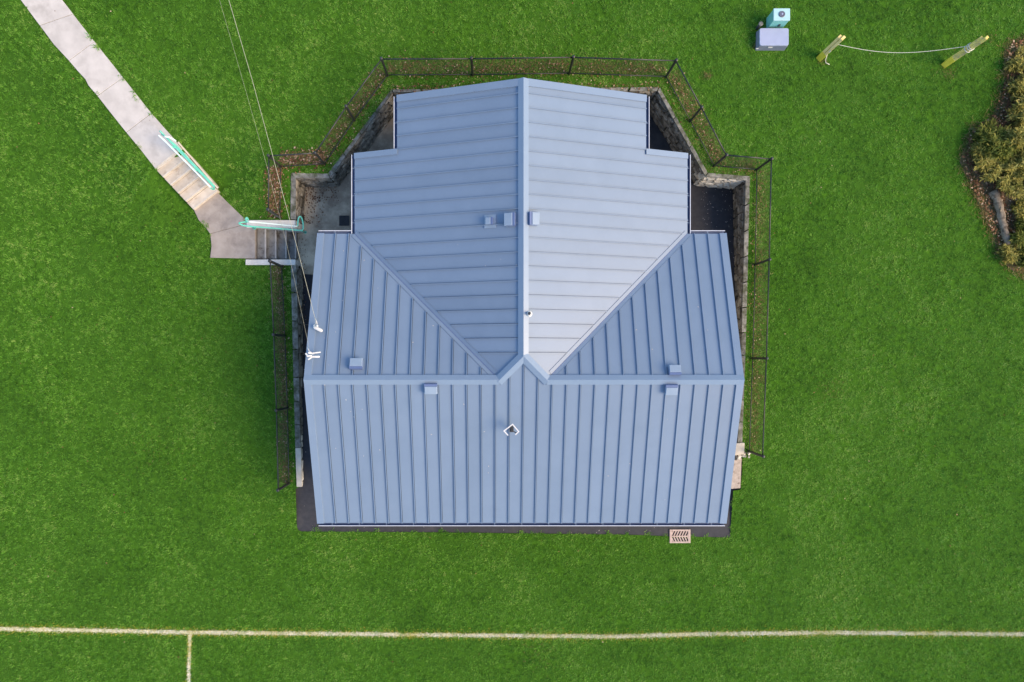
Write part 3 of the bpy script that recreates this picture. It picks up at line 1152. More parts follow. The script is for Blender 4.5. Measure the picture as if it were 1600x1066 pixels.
# ------------------------------------------------------------------ service entrance and overhead wires
def capsule(m, a, b, r, n=10):
    d = (b - a).normalized()
    pts, rs = [], []
    for k in range(4):
        an = math.pi / 2 * (1 - k / 3.0)
        pts.append(a - d * (r * math.sin(an))); rs.append(max(r * math.cos(an), .004))
    for k in range(4):
        an = math.pi / 2 * (k / 3.0)
        pts.append(b + d * (r * math.sin(an))); rs.append(max(r * math.cos(an), .004))
    m.tube(pts, rs, n)


def roofpt(px, py, lift, zfun):
    z = 3.6
    for _ in range(8):
        q = P(px, py, z)
        z = zfun(q.x, q.y) + lift
    return P(px, py, z)


A1 = roofpt(494, 510, .16, zr_)
wh = thing('weatherhead', Vector((A1.x, A1.y, A1.z - .16)), 'upper white service weatherhead where a wire meets the left roof edge', 'weatherhead', 'service heads on the left rake')
m = MB(); capsule(m, roofpt(492.5, 512, .15, zr_), roofpt(501.5, 516.5, .12, zr_), .055)
m.build('hood', M['white'], wh, smooth=True)
m = MB(); capsule(m, roofpt(495, 509, .25, zr_), roofpt(495.6, 509.4, .27, zr_), .036)
m.build('insulator', M['white'], wh, smooth=True)
m = MB(); capsule(m, roofpt(490.5, 512, .14, zr_), roofpt(491, 508.5, .16, zr_), .028)
m.build('clamp', M['white'], wh, smooth=True)
MB().tube([A1 - Vector((0, 0, .24)), A1], .04, 10).build('conduit', M['vent'], wh, smooth=True)
A2 = roofpt(487, 553, .2, zr_)
wh2 = thing('weatherhead', Vector((A2.x, A2.y, A2.z - .2)), 'lower white service weatherhead with two parallel arms near the main ridge', 'weatherhead', 'service heads on the left rake')
for (a, b, r) in (((484, 552.5), (500, 550.5), .022), ((484, 557.5), (498, 557.5), .032)):
    m = MB(); capsule(m, roofpt(*a, .2, zr_), roofpt(*b, .17, zr_), r)
    m.build('arm', M['white'], wh2, smooth=True)
for (a, b, r) in (((478, 553), (481, 557), .028), ((482.5, 551.5), (485, 551), .032), ((482, 561.5), (486, 559), .024), ((480, 556), (486, 556), .026)):
    m = MB(); capsule(m, roofpt(*a, .24, zr_), roofpt(*b, .22, zr_), r)
    m.build('insulator', M['white'], wh2, smooth=True)
MB().tube([A2 - Vector((0, 0, .28)), A2], .04, 10).build('conduit', M['vent'], wh2, smooth=True)


def wire(pix, z0, z1, r, end, label):
    pts = []
    n = len(pix)
    for i, (x, y) in enumerate(pix):
        t = i / (n - 1)
        z = z0 + (z1 - z0) * t - .35 * math.sin(math.pi * t) * .6
        pts.append(P(x, y, z))
    pts.append(end)
    # smooth
    out = []
    for i in range(len(pts) - 1):
        for k in range(4):
            out.append(pts[i].lerp(pts[i + 1], k / 4))
    out.append(pts[-1])
    w = MB().tube(out, r, 6).build('overhead_wire', M['cable'], smooth=True)
    return tag(w, label, 'wire', 'service wires from the upper left')


wire([(150, -700), (240, -400), (331, -90), (357.5, 0), (394, 125), (422.5, 230), (444, 311), (465, 390), (490, 489), (493.5, 501)], 7.4, A1.z + .12, .0062, A1 + Vector((0, .02, .08)), 'brighter pale overhead wire reaching the upper weatherhead')
wire([(140, -690), (230, -390), (318, -90), (343, 0), (384, 142), (407, 224), (418.7, 266), (430, 311), (449, 386), (480.5, 532), (483, 545)], 7.0, A2.z + .06, .0026, A2 + Vector((-.08, .02, .03)), 'fainter thin overhead wire reaching the lower weatherhead')

# small loops at the ends
for (c, par, z) in (((481, 546), wh2, .2), ((493, 501), wh, .2)):
    a = roofpt(c[0] - 1, c[1] - 3, z, zr_)
    b = roofpt(c[0] + 2.5, c[1] + 6, z, zr_)
    MB().tube([a, a.lerp(b, .5) + Vector((.03, 0, .05)), b], .013, 6).build('cable_tail', M['white'], par, smooth=True)


# ------------------------------------------------------------------ chain-link fences
FH = 1.30


def chain_fence(base_px, label, name='chain_link_fence'):
    pts = [PT(x, y) for x, y in base_px]
    root = thing(name, pts[0], label, 'fence')
    for i, p in enumerate(pts):
        r = .046 if i in (0, len(pts) - 1) else .040
        MB().lathe(p - Vector((0, 0, .1)), [(r, 0), (r, FH + .1), (r * 1.25, FH + .1), (r * 1.2, FH + .15), (.01, FH + .17)], 10).build('post', M['fence'], root)
    for i in range(len(pts) - 1):
        a, b = pts[i], pts[i + 1]
        up = Vector((0, 0, 1))
        MB().tube([a + up * (FH - .02), b + up * (FH - .02)], .022, 8).build('top_rail', M['fence'], root, smooth=True)
        MB().tube([a + up * .07, b + up * .07], .016, 8).build('bottom_rail', M['fence'], root, smooth=True)
        # woven wire: two families of diagonals
        d = Vector((b.x - a.x, b.y - a.y, 0))
        L = d.length
        d.normalize()
        nn = Vector((-d.y, d.x, 0))
        lo, hi = .06, FH - .03
        hh = hi - lo
        m = MB()
        sp = .075
        for fam in (1, -1):
            k = -hh
            while k < L + hh:
                # line s = k + fam-direction * z
                z0, z1 = 0.0, hh
                s0, s1 = (k, k + hh) if fam > 0 else (k + hh, k)
                # clip to 0..L
                pa, pb = (s0, z0), (s1, z1)
                def clip(pa, pb):
                    (x0, y0), (x1, y1) = pa, pb
                    t0, t1 = 0.0, 1.0
                    dx = x1 - x0
                    for lim, sg in ((0, 1), (L, -1)):
                        f0 = sg * (x0 - lim); f1 = sg * (x1 - lim)
                        if f0 < 0 and f1 < 0:
                            return None
                        if f0 < 0:
                            t0 = max(t0, f0 / (f0 - f1))
                        elif f1 < 0:
                            t1 = min(t1, f0 / (f0 - f1))
                    if t1 - t0 < .02:
                        return None
                    return (x0 + dx * t0, y0 + (y1 - y0) * t0), (x0 + dx * t1, y0 + (y1 - y0) * t1)
                c = clip(pa, pb)
                if c:
                    w = []
                    for (s, z) in c:
                        t = s / L
                        q = a.lerp(b, t)
                        w.append(q + up * (lo + z) + nn * (.003 * fam))
                    m.tube(w, .0013, 3)
                k += sp
        m.build('wire_mesh', M['wirem'], root)
    return root


FA = [(438.5, 340.5), (439.4, 261), (508, 257), (554, 188.5), (606, 118.5), (738.6, 118), (889, 116), (1040.3, 121), (1078, 190), (1115, 260), (1181.5, 265.7), (1178.8, 414), (1174.9, 560), (1169.6, 705)]
FB = [(441, 416.6), (446, 525), (450, 637), (452.5, 755)]
chain_fence(FA, 'long black chain link fence wrapping the back and right of the building')
chain_fence(FB, 'straight black chain link fence left of the building below the stairs')
FAW = [PT(x, y) for x, y in FA]
FBW = [PT(x, y) for x, y in FB]

# ------------------------------------------------------------------ drains
dr = thing('court_drain', P(538, 345, .02), 'small dark square drain in the stained concrete court', 'drain')
c = P(538, 345, .02)
m = MB()
m.box(c.x - .17, c.x + .17, c.y - .17, c.y + .17, .006, .016)
m.build('sump', M['black'], dr)
for k in range(7):
    x = c.x - .135 + k * .045
    MB().box(x - .010, x + .010, c.y - .155, c.y + .155, .0165, .028).build('bar', M['iron'], dr)
m = MB()
for s in (-1, 1):
    m.box(c.x + s * .17 - .012, c.x + s * .17 + .012, c.y - .18, c.y + .18, .0165, .030)
    m.box(c.x - .157, c.x + .157, c.y + s * .17 - .012, c.y + s * .17 + .012, .0165, .030)
m.build('frame', M['iron'], dr)

c = P(1062.5, 838, .03)
gr = thing('storm_grate', c, 'pinkish herringbone storm grate at the asphalt edge in front', 'grate')
gx, gy = .375, .245
MB().box(c.x - gx + .01, c.x + gx - .01, c.y - gy + .01, c.y + gy - .01, -.05, .008).build('sump', M['black'], gr)
m = MB()
z0, z1 = .009, .045
m.box(c.x - gx, c.x - gx + .085, c.y - gy, c.y + gy, z0, z1)
m.box(c.x + gx - .085, c.x + gx, c.y - gy, c.y + gy, z0, z1)
m.box(c.x - gx + .086, c.x + gx - .086, c.y - gy, c.y - gy + .06, z0, z1)
m.box(c.x - gx + .086, c.x + gx - .086, c.y + gy - .06, c.y + gy, z0, z1)
m.box(c.x - gx + .086, c.x + gx - .086, c.y - .025, c.y + .018, z0, z1)
m.build('frame', M['grate'], gr, bevel=.006)
for k in range(7):
    x = c.x - gx + .085 + k * .098
    for sg in (-1, 1):
        y0 = c.y + .012 if sg > 0 else c.y - .02
        y1 = y0 + sg * .172
        a = Vector((x - .03, y0, (z0 + z1) / 2 - .003))
        b = Vector((x + .05, y1, (z0 + z1) / 2 - .003))
        MB().bar(a, b, .040, .03).build('bar', M['grate'], gr)
GRATE_C = c

# ------------------------------------------------------------------ utility boxes on the lawn
zg = PT(1206, 75).z
tp = [P(1209.5, 13.5, zg + .75), P(1234, 13.5, zg + .75), P(1234, 31.5, zg + .75), P(1209.5, 31.5, zg + .75)]
g0 = sum(tp, Vector()) / 4
cab = thing('utility_pedestal', Vector((g0.x, g0.y, zg)), 'teal utility pedestal with a round dial on its top', 'utility box')
m = MB()
m.prism([p - Vector((0, 0, .05)) for p in tp], .78)
m.build('body', M['teal'], cab, bevel=.01)
o_ = [p + (p - g0) * .05 for p in tp]
MB().prism(o_, .055).build('lid', M['teal_top'], cab, bevel=.012)
dc = P(1221.7, 22.5, zg + .752)
d_ = MB().lathe(dc, [(.10, -.003), (.10, .018), (.085, .024), (.05, .020)], 20).build('dial', M['dial'], cab)
MB().lathe(dc + Vector((.005, 0, .02)), [(.03, 0), (.03, .012), (.01, .014)], 12).build('dial_centre', M['boxgrey'], cab)
hx = P(1205, 38, zg + .45)
MB().frame_box(Vector((g0.x + .05, tp[2].y - .012, zg + .42)), E, N, Vector((0, 0, 1)), .05, .03, .12).build('latch', M['iron'], cab)

zgb = zg
bt = [P(1187, 44, zgb + .36), P(1232.5, 44, zgb + .36), P(1232.5, 71, zgb + .36), P(1187, 71, zgb + .36)]
g1 = sum(bt, Vector()) / 4
ub = thing('utility_vault', Vector((g1.x, g1.y, zgb)), 'low blue grey utility box in front of the teal pedestal', 'utility box')
m = MB()
base = [g1 + (p - g1) * .985 for p in bt]
base_low = [g1 + (p - g1) * 1.05 - Vector((0, 0, .5)) for p in bt]
tops = [p - Vector((0, 0, .055)) for p in base]
n4 = tops + base_low
m.add(n4, [(3, 2, 1, 0), (4, 5, 6, 7), (0, 1, 5, 4), (1, 2, 6, 5), (2, 3, 7, 6), (3, 0, 4, 7)])
m.build('body', M['boxdark'], ub, bevel=.015)


def rounded(pts, r, n=4):
    out = []
    k = len(pts)
    for i in range(k):
        p = pts[i]
        a = (pts[i - 1] - p).normalized()
        b = (pts[(i + 1) % k] - p).normalized()
        for j in range(n + 1):
            t = j / n
            out.append(p + a * r * (1 - t) ** 2 + b * r * t ** 2)
    return out


MB().prism(rounded(bt, .07), .06).build('lid', M['boxgrey'], ub, bevel=.012)
for (x, y, w) in ((1203.5, 73.6, .14), (1183, 75.5, .08)):
    q = P(x, y, zgb + .24)
    MB().frame_box(q + Vector((0, -.015, 0)), E, N, Vector((0, 0, 1)), w, .012, .05).build('label_plate', M['white'], ub)
cp = P(1189, 37, zg + .42)
mp = thing('conduit_post', Vector((cp.x, cp.y, zg)), 'short dark conduit post behind the low utility box', 'post')
MB().tube([Vector((cp.x, cp.y, zg - .1)), Vector((cp.x, cp.y, zg + .40))], .055, 10).build('pipe', M['iron'], mp, smooth=True)
MB().lathe(Vector((cp.x, cp.y, zg + .395)), [(.075, 0), (.075, .03), (.05, .045)], 12).build('cap', M['coping'], mp)

# ------------------------------------------------------------------ timber posts and rope
def timber(bpx, tpx, h, w, mats, label, split):
    b = PT(*bpx)
    t = P(tpx[0], tpx[1], b.z + h)
    root = thing('timber_post', b, label, 'post', 'posts holding the rope')
    d = (t - b).normalized()
    sd = d.cross(Vector((1, 1, 0))).normalized()
    fr = d.cross(sd).normalized()
    b2 = b - d * .2
    for k, s in enumerate((-1, 1)):
        L = (t - b2).length - (0.0 if k == 0 else split)
        c = b2 + d * (L / 2) + sd * (s * w * .29)
        MB().frame_box(c, d, sd, fr, L, w * .52, w * (1.0 if k == 0 else .8)).build('half_post', mats[0], root, bevel=.012)
    c = b2 + d * ((t - b2).length * .47)
    MB().frame_box(c, d, sd, fr, (t - b2).length * .92, w * .10, w * .7).build('split_core', mats[1], root)
    MB().frame_box(b + d * .16, d, sd, fr, .44, w * 1.13, w * 1.06).build('painted_foot', M['wood_yellow'], root, bevel=.012)
    return b, t, d


b1, t1, d1 = timber((1280.5, 91), (1316, 57.5), 1.30, .17, (M['wood'], M['wood_split']), 'pale split timber post with a dangling rope tail', .05)
b2, t2, d2 = timber((1476, 101), (1541, 57), 1.45, .16, (M['wood_lichen'], M['wood']), 'greenish lichen covered timber post beside the shrub bed', .12)
r0 = b1 + (t1 - b1) * .70 + Vector((.06, -.03, 0))
r1 = b2 + (t2 - b2) * .62 + Vector((-.03, .05, 0))
rp = []
for k in range(25):
    t = k / 24
    q = r0.lerp(r1, t)
    q = q + Vector((0, -.10 * math.sin(math.pi * t), -.32 * math.sin(math.pi * t)))
    rp.append(q)
rope = MB()
rope.tube(rp, .008, 6)
rp_o = rope.build('rope', M['rope'], smooth=True)
tag(rp_o, 'sagging pale rope strung between the two timber posts', 'rope')
m = MB()
for f in (.56, .62, .66):
    c = b2 + (t2 - b2) * f
    sd = d2.cross(Vector((0, 0, 1))).normalized()
    fr = d2.cross(sd)
    m.tube([c + sd * (.115 * math.cos(a)) + fr * (.11 * math.sin(a)) for a in np.linspace(0, 2 * math.pi, 13)[:-1]], .014, 5, closed=True)
m.build('rope_coil', M['rope'], rp_o, smooth=True)
tl = [r0, r0 + Vector((-.10, -.12, -.28)), PT(1293, 84, .22), PT(1290, 93, .10), PT(1290, 98, .03), PT(1296, 101, .02)]
MB().tube(tl, .014, 6).build('rope_tail', M['rope'], rp_o, smooth=True)

# ------------------------------------------------------------------ shrub bed
def soil_bed():
    xs, ys = [p[0] for p in SOIL2], [p[1] for p in SOIL2]
    hp = []
    for i in range(len(SOIL2)):
        a = Vector(SOIL2[i]); b = Vector(SOIL2[(i + 1) % len(SOIL2)])
        k = max(1, int((b - a).length / .3))
        for j in range(k):
            p = a.lerp(b, j / k)
            hp.append(p + Vector((random.uniform(-.06, .06), random.uniform(-.06, .06))))
    pts = []
    for x in np.arange(min(xs), max(xs), .25):
        for y in np.arange(min(ys), max(ys), .25):
            if inside(np.array([x]), np.array([y]), SOIL2)[0] and poly_dist(np.array([x]), np.array([y]), SOIL2)[0] > .15:
                pts.append(Vector((x + random.uniform(-.05, .05), y + random.uniform(-.05, .05))))
    r = delaunay_2d_cdt(hp + pts, [], [list(range(len(hp)))], 1, 1e-5)
    V, F = r[0], r[2]
    X = np.array([v.x for v in V]); Y = np.array([v.y for v in V])
    D = poly_dist(X, Y, SOIL2)
    Z = T(X, Y) + .012 + np.minimum(D, 1) * .06 + RNG.uniform(-.03, .03, len(X)) * np.minimum(D * 3, 1)
    m = MB()
    for f in F:
        a, b, c = f[:3]
        if (X[b] - X[a]) * (Y[c] - Y[a]) - (X[c] - X[a]) * (Y[b] - Y[a]) < 0:
            f = f[::-1]
        m.f.append(tuple(f)); m.m.append(0)
    m.v = [Vector(p) for p in zip(X, Y, Z)]
    structure(m.build('soil_bed', M['soil'], smooth=True))


soil_bed()


def blades_object(name, base, tip, width, tint, mat, mid=None):
    """many small leaf triangles (or bent two-piece leaves when mid is given) as one mesh with a tint attribute"""
    n = len(base)
    d = tip - base
    perp = np.stack([-d[:, 1], d[:, 0], np.zeros(n)], 1)
    ln = np.linalg.norm(perp, axis=1, keepdims=True) + 1e-9
    perp = perp / ln * width[:, None]
    if mid is None:
        V = np.stack([base - perp * .5, base + perp * .5, tip], 1).reshape(-1, 3)
        k = 3
    else:
        V = np.stack([base, mid - perp * .5, tip, mid + perp * .5], 1).reshape(-1, 3)
        k = 4
    me = bpy.data.meshes.new(name)
    me.vertices.add(n * k)
    me.vertices.foreach_set('co', V.astype(np.float32).ravel())
    me.loops.add(n * k)
    me.loops.foreach_set('vertex_index', np.arange(n * k, dtype=np.int32))
    me.polygons.add(n)
    me.polygons.foreach_set('loop_start', np.arange(0, n * k, k, dtype=np.int32))
    me.polygons.foreach_set('loop_total', np.full(n, k, dtype=np.int32))
    a = me.attributes.new('tint', 'FLOAT', 'FACE')
    a.data.foreach_set('value', tint.astype(np.float32))
    me.materials.append(mat)
    me.update(calc_edges=True)
    me.validate()
    ob = bpy.data.objects.new(name, me)
    COL.objects.link(ob)
    return ob


def shrub(px, py, r, h, nleaf, mat, label, seed, lean=(0, 0), leaf=.11):
    rg = np.random.default_rng(seed)
    rd = random.Random(seed)
    b = PT(px, py)
    root = thing('shrub', b, label, 'shrub', 'shrubs in the soil bed')
    m = MB()
    tips = []
    for k in range(int(10 + r * 9)):
        an = rd.uniform(0, 2 * math.pi)
        rr = r * rd.uniform(.35, 1.05)
        top = b + Vector((math.cos(an) * rr + lean[0] * h, math.sin(an) * rr + lean[1] * h, h * rd.uniform(.5, 1.0) * (1.15 - .5 * rr / r)))
        s = b + Vector((math.cos(an) * .08, math.sin(an) * .08, -.05))
        md = s.lerp(top, .5) + Vector((rd.uniform(-.1, .1), rd.uniform(-.1, .1), .12 * h))
        m.tube([s, md, top], [.016, .011, .004], 5)
        tips.append((s, md, top))
        for j in range(3):
            t = rd.uniform(.45, .9)
            q = md.lerp(top, t)
            q2 = q + Vector((rd.uniform(-.3, .3) * r, rd.uniform(-.3, .3) * r, rd.uniform(0, .2) * h))
            m.tube([q, q2], [.007, .003], 4)
            tips.append((md, q, q2))
    m.build('stems', M['stem'], root)
    T3 = np.array([[list(a), list(c), list(d)] for a, c, d in tips])
    k = rg.integers(0, len(T3), nleaf)
    t = rg.uniform(.15, 1.0, nleaf)[:, None]
    A, B, C = T3[k, 0], T3[k, 1], T3[k, 2]
    pos = (1 - t) ** 2 * A + 2 * t * (1 - t) * B + t * t * C + rg.normal(0, .045, (nleaf, 3))
    dirv = C - A
    dirv /= np.linalg.norm(dirv, axis=1, keepdims=True) + 1e-6
    dv = dirv * .5 + rg.normal(0, .65, (nleaf, 3))
    dv[:, 2] *= .55
    dv /= np.linalg.norm(dv, axis=1, keepdims=True)
    L = rg.uniform(.5, 1.2, nleaf)[:, None] * leaf
    clump = rg.uniform(0, 1, len(T3))[k]
    tint = np.clip(.25 + .4 * clump + rg.normal(0, .16, nleaf), 0, 1)
    tip = pos + dv * L
    mid = pos + dv * L * .5 + np.array([0, 0, .012])
    ob = blades_object('foliage', pos - np.array(b), tip - np.array(b), rg.uniform(.14, .28, nleaf) * L[:, 0], tint, mat, mid - np.array(b))
    ob.parent = root


SH = [
    (1577, 205, .75, .9, 2600, 'shrub', 'tall olive shrub at the broad middle of the bed'),
    (1548, 228, .60, .7, 1700, 'shrub_green', 'yellow green shrub spilling over the grass left of the bed'),
    (1528, 248, .42, .5, 900, 'shrub', 'small straggly tan shrub at the leftmost tip of the bed'),
    (1560, 280, .60, .7, 1700, 'shrub', 'ragged olive shrub just above the grey log'),
    (1592, 255, .60, .8, 2000, 'shrub', 'dense yellowish shrub by the right picture edge above the log'),
    (1592, 178, .50, .6, 1300, 'shrub', 'loose tan shrub above the tall olive one'),
    (1588, 140, .34, .45, 600, 'shrub', 'thin dry shrub in the narrow upper part of the bed'),
    (1590, 100, .36, .4, 500, 'shrub', 'sparse dry shrub at the top of the bed near the rope post'),
    (1536, 212, .34, .35, 600, 'shrub_green', 'low green shrub at the upper left rim of the bed'),
    (1594, 325, .34, .45, 700, 'shrub', 'little olive shrub right of the grey log'),
    (1572, 396, .24, .35, 420, 'shrub', 'tiny dry shrub off the lower end of the grey log'),
    (1590, 368, .42, .55, 1000, 'shrub_green', 'green shrub beside the lower end of the grey log'),
    (1601, 402, .38, .45, 800, 'shrub_green', 'bright green shrub at the lower tip of the bed'),
    (1625, 215, .70, .9, 1500, 'shrub', 'shrub cut by the right picture edge level with the tall olive one'),
    (1624, 290, .60, .7, 1200, 'shrub', 'shrub cut by the right picture edge level with the log top'),
    (1625, 130, .55, .6, 900, 'shrub', 'shrub cut by the right picture edge in the upper bed'),
    (1632, 360, .60, .7, 900, 'shrub', 'shrub cut by the right picture edge low in the bed'),
]
for i, (x, y, r, h, n, mt, lb) in enumerate(SH):
    shrub(x, y, r * 1.12, h, int(n * 3.2), M[mt], lb, 300 + i, leaf=.17)

# fallen log
la, lb_ = PT(1551, 300, .14), PT(1577, 382, .14)
lg = thing('fallen_log', la - Vector((0, 0, .14)), 'grey weathered log lying in the shrub bed', 'log')
pts, rs = [], []
for k in range(15):
    t = k / 14
    q = la.lerp(lb_, t)
    pts.append(q + Vector((.06 * math.sin(t * 5), .03 * math.cos(t * 7), .02 * math.sin(t * 9))))
    rs.append(.135 - .03 * t + .018 * math.sin(k * 2.3))
MB().tube(pts, rs, 12).build('trunk', M['log'], lg, smooth=True)
MB().tube([pts[5], pts[5] + Vector((-.12, .02, .16)), pts[5] + Vector((-.2, .08, .3))], [.05, .035, .025], 8).build('branch_stub', M['log'], lg, smooth=True)

# ------------------------------------------------------------------ painted field lines
LINE = [(-90, 981), (0, 982.5), (150, 985), (300, 988), (500, 990), (800, 993), (960, 994.5), (1100, 990.5), (1300, 988.5), (1500, 990), (1600, 991), (1690, 992)]
LINE2 = [(297.5, 992), (296, 1030), (295, 1066), (293.5, 1110)]
LW = [P(x, y, 0) for x, y in LINE]
LW2 = [P(x, y, 0) for x, y in LINE2]


def field_line(pts, w, label, gap):
    m = MB()
    rd = random.Random(5)
    vs = []
    path = []
    for i in range(len(pts) - 1):
        L = (pts[i + 1] - pts[i]).length
        k = max(1, int(L / .12))
        path += [pts[i].lerp(pts[i + 1], j / k) for j in range(k)]
    path.append(pts[-1])
    bs, tp_, wd, tn = [], [], [], []
    for i, p in enumerate(path):
        d = (path[min(i + 1, len(path) - 1)] - path[max(i - 1, 0)]).normalized()
        nn = Vector((-d.y, d.x, 0))
        ww = w * .5 * rd.uniform(.78, 1.1)
        z = Tz(p.x, p.y) + .006
        vs += [Vector((p.x, p.y, z)) + nn * ww, Vector((p.x, p.y, z)) - nn * ww]
        for k in range(70):
            s = rd.gauss(0, .36)
            q = p + d * rd.uniform(-.06, .06) + nn * (s * w)
            an = rd.uniform(0, 6.283)
            e = rd.uniform(.02, .05)
            bs.append((q.x, q.y, z)); tp_.append((q.x + math.cos(an) * e, q.y + math.sin(an) * e, z + rd.uniform(.02, .045)))
            wd.append(rd.uniform(.012, .024)); tn.append(.80 - .42 * abs(s) + rd.uniform(-.2, .2) - gap)
    ob = blades_object('field_line', np.array(bs), np.array(tp_), np.array(wd), np.array(tn), M['paintblade'])
    tag(ob, label, 'line')
    m.v = vs
    m.f = [(2 * i, 2 * i + 1, 2 * i + 3, 2 * i + 2) for i in range(len(path) - 1)]
    m.m = [0] * len(m.f)
    st = m.build('paint_film', M['paintblade'], None)
    a = st.data.attributes.new('tint', 'FLOAT', 'FACE')
    a.data.foreach_set('value', np.full(len(m.f), .62 - gap, np.float32))
    st.parent = ob


field_line(LW, .115, 'long white painted field line running across the lower lawn', -.04)
field_line(LW2, .095, 'short white painted line meeting the long field line at lower left', -.12)

# ------------------------------------------------------------------ grass blades
def grass():
    NT = 104000
    x = RNG.uniform(-20.2, 20.8, NT)
    y = RNG.uniform(-13.4, 14.2, NT)
    lift = np.zeros(NT, bool)
    sides = [[P(a, b, path_z(a, b)) for a, b in q] for q in (PATH_L, PATH_R)]
    sides.append([P(a, b, .95) for a, b in [(302, 328), (310, 344), (328, 366), (330, 384), (328, 404), (383, 404.5)]])
    sides.append([P(a, b, .95) for a, b in [(340, 300), (378, 337.7), (386, 345)]])
    sdist = np.min([poly_dist(x, y, [(p.x, p.y) for p in q], False) for q in sides], axis=0)
    ih = inside(x, y, HOLE2)
    hd = poly_dist(x, y, HOLE2)
    edge = ih & (y < -5.2) & (hd < .10 * np.clip(np.sin(x * 2.1) * np.sin(x * 6.3 + 1) + .15, 0, 1))
    ok = ~ih | edge
    for poly in PATHPOLYS:
        pin = inside(x, y, poly)
        pd = poly_dist(x, y, poly)
        creep = .012 + .10 * np.clip(np.sin(y * 2.3 + .4) * np.sin(y * 5.9 + x), 0, 1) * (RNG.uniform(0, 1, NT) < .6)
        ok &= ~(pin & ~((pd > -1) & (sdist < creep)))
        lift |= pin
    sd = inside(x, y, SOIL2)
    ok &= ~(sd & (poly_dist(x, y, SOIL2) > .3) & (RNG.uniform(0, 1, NT) < .93))
    for g, a, b in ((g0, .26, .22), (g1, .49, .31)):
        ok &= ~((np.abs(x - g.x) < a) & (np.abs(y - g.y) < b))
    ok &= ~((np.abs(x - GRATE_C.x) < .34) & (np.abs(y - GRATE_C.y) < .22))
    fA = poly_dist(x, y, [(p.x, p.y) for p in FAW], closed=False)
    fB = poly_dist(x, y, [(p.x, p.y) for p in FBW], closed=False)
    fd = np.minimum(fA, fB)
    ok &= ~((fd < .16) & (RNG.uniform(0, 1, NT) < .45))
    x, y, fd, lift, edge = x[ok], y[ok], fd[ok], lift[ok], edge[ok]
    ld = np.minimum(poly_dist(x, y, [(p.x, p.y) for p in LW], False), poly_dist(x, y, [(p.x, p.y) for p in LW2], False))
    keep = ~((ld < .06) & (RNG.uniform(0, 1, len(x)) < .75))
    x, y, fd, ld, lift, edge = x[keep], y[keep], fd[keep], ld[keep], lift[keep], edge[keep]
    nt_ = len(x)
    tuft_t = RNG.normal(.47, .10, nt_)
    tuft_t += (RNG.uniform(0, 1, nt_) < .006) * .3                  # pale tufts
    tuft_t += np.exp(-(ld / .14) ** 2) * .30                         # yellowed beside the paint
    tuft_t += np.exp(-(fd / .35) ** 2) * RNG.uniform(0, .45, nt_)     # dry along the fence
    ts = RNG.uniform(.75, 1.3, nt_)
    ta = RNG.uniform(0, 2 * np.pi, nt_)
    K = 16
    idx = np.repeat(np.arange(nt_), K)
    n = len(idx)
    bx = x[idx] + RNG.normal(0, .042, n)
    by = y[idx] + RNG.normal(0, .042, n)
    bz = (T(x, y) + lift * .05)[idx] - .004
    an = ta[idx] + RNG.normal(0, 1.1, n)
    ln = RNG.uniform(.035, .085, n) * ts[idx]
    hz = RNG.uniform(.015, .065, n) * ts[idx]
    # blades that would land on paving are dropped or shortened
    base = np.stack([bx, by, bz], 1)
    tip = np.stack([bx + np.cos(an) * ln, by + np.sin(an) * ln, bz + hz], 1)
    kp = ~inside(bx, by, HOLE2) | edge[idx]
    base, tip, idx = base[kp], tip[kp], idx[kp]
    n = len(idx)
    w = RNG.uniform(.010, .019, n) * ts[idx]
    tint = np.clip(tuft_t[idx] + RNG.normal(0, .20, n), 0, 1)
    ob = blades_object('grass', base, tip, w, tint, M['grass'])
    stuff(ob)
    print('grass blades', n)


grass()


# ------------------------------------------------------------------ leaf litter, grit
def scatter(name, spots, n, size, mat, zfun, lift=.02, flat=.25):
    bs, tp_, wd = [], [], []
    mids = []
    for (x, y) in spots(n):
        z = zfun(x, y) + lift + random.uniform(0, .02)
        an = random.uniform(0, 6.28)
        L = size * random.uniform(.5, 1.3)
        b = np.array((x, y, z))
        dv = np.array((math.cos(an), math.sin(an), random.uniform(-flat, flat)))
        bs.append(b); tp_.append(b + dv * L); mids.append(b + dv * L * .5 + np.array((0, 0, random.uniform(0, .012))))
        wd.append(L * random.uniform(.4, .8))
    ob = blades_object(name, np.array(bs), np.array(tp_), np.array(wd), RNG.uniform(0, 1, len(bs)), mat, np.array(mids))
    stuff(ob)


def along(poly, a, b, spread, shift=0):
    def f(n):
        out = []
        segs = [(poly[i], poly[i + 1]) for i in range(a, b)]
        ls = [(q - p).length for p, q in segs]
        for _ in range(n):
            p, q = random.choices(segs, ls)[0]
            d = (q - p).normalized()
            nn = Vector((-d.y, d.x, 0))
            r = p.lerp(q, random.random()) + nn * (shift + random.gauss(0, spread))
            out.append((r.x, r.y))
        return out
    return f


scatter('leaf_litter', along(FAW, 0, 2, .16, .20), 900, .075, M['leaf_litter'], Tz, .045)
scatter('leaf_litter', along(FAW, 2, 4, .16, .12), 330, .06, M['leaf_litter'], Tz, .045)
scatter('leaf_litter', along(FAW, 4, 9, .18, .18), 900, .055, M['leaf_litter'], Tz, .045)
scatter('leaf_litter', along(FAW, 9, 13, .12, .04), 420, .05, M['leaf_litter'], Tz, .045)
scatter('leaf_litter', along(FBW, 0, 3, .12, -.12), 620, .055, M['leaf_litter'], Tz, .045)
scatter('leaf_litter', along(W1o, 3, 4, .10, .05), 420, .06, M['leaf_litter'], Tz, .045)
scatter('leaf_litter', along([W1[0] * 1, W1[1] * 1, W1[2] * 1], 0, 2, .22, -.30), 260, .06, M['leaf_litter'], lambda x, y: .02, .01)
scatter('leaf_litter', along([P(470, 350, 0), P(472, 425, 0), P(476, 560, 0)], 0, 2, .12, 0), 150, .05, M['leaf_litter'], lambda x, y: .02, .01)
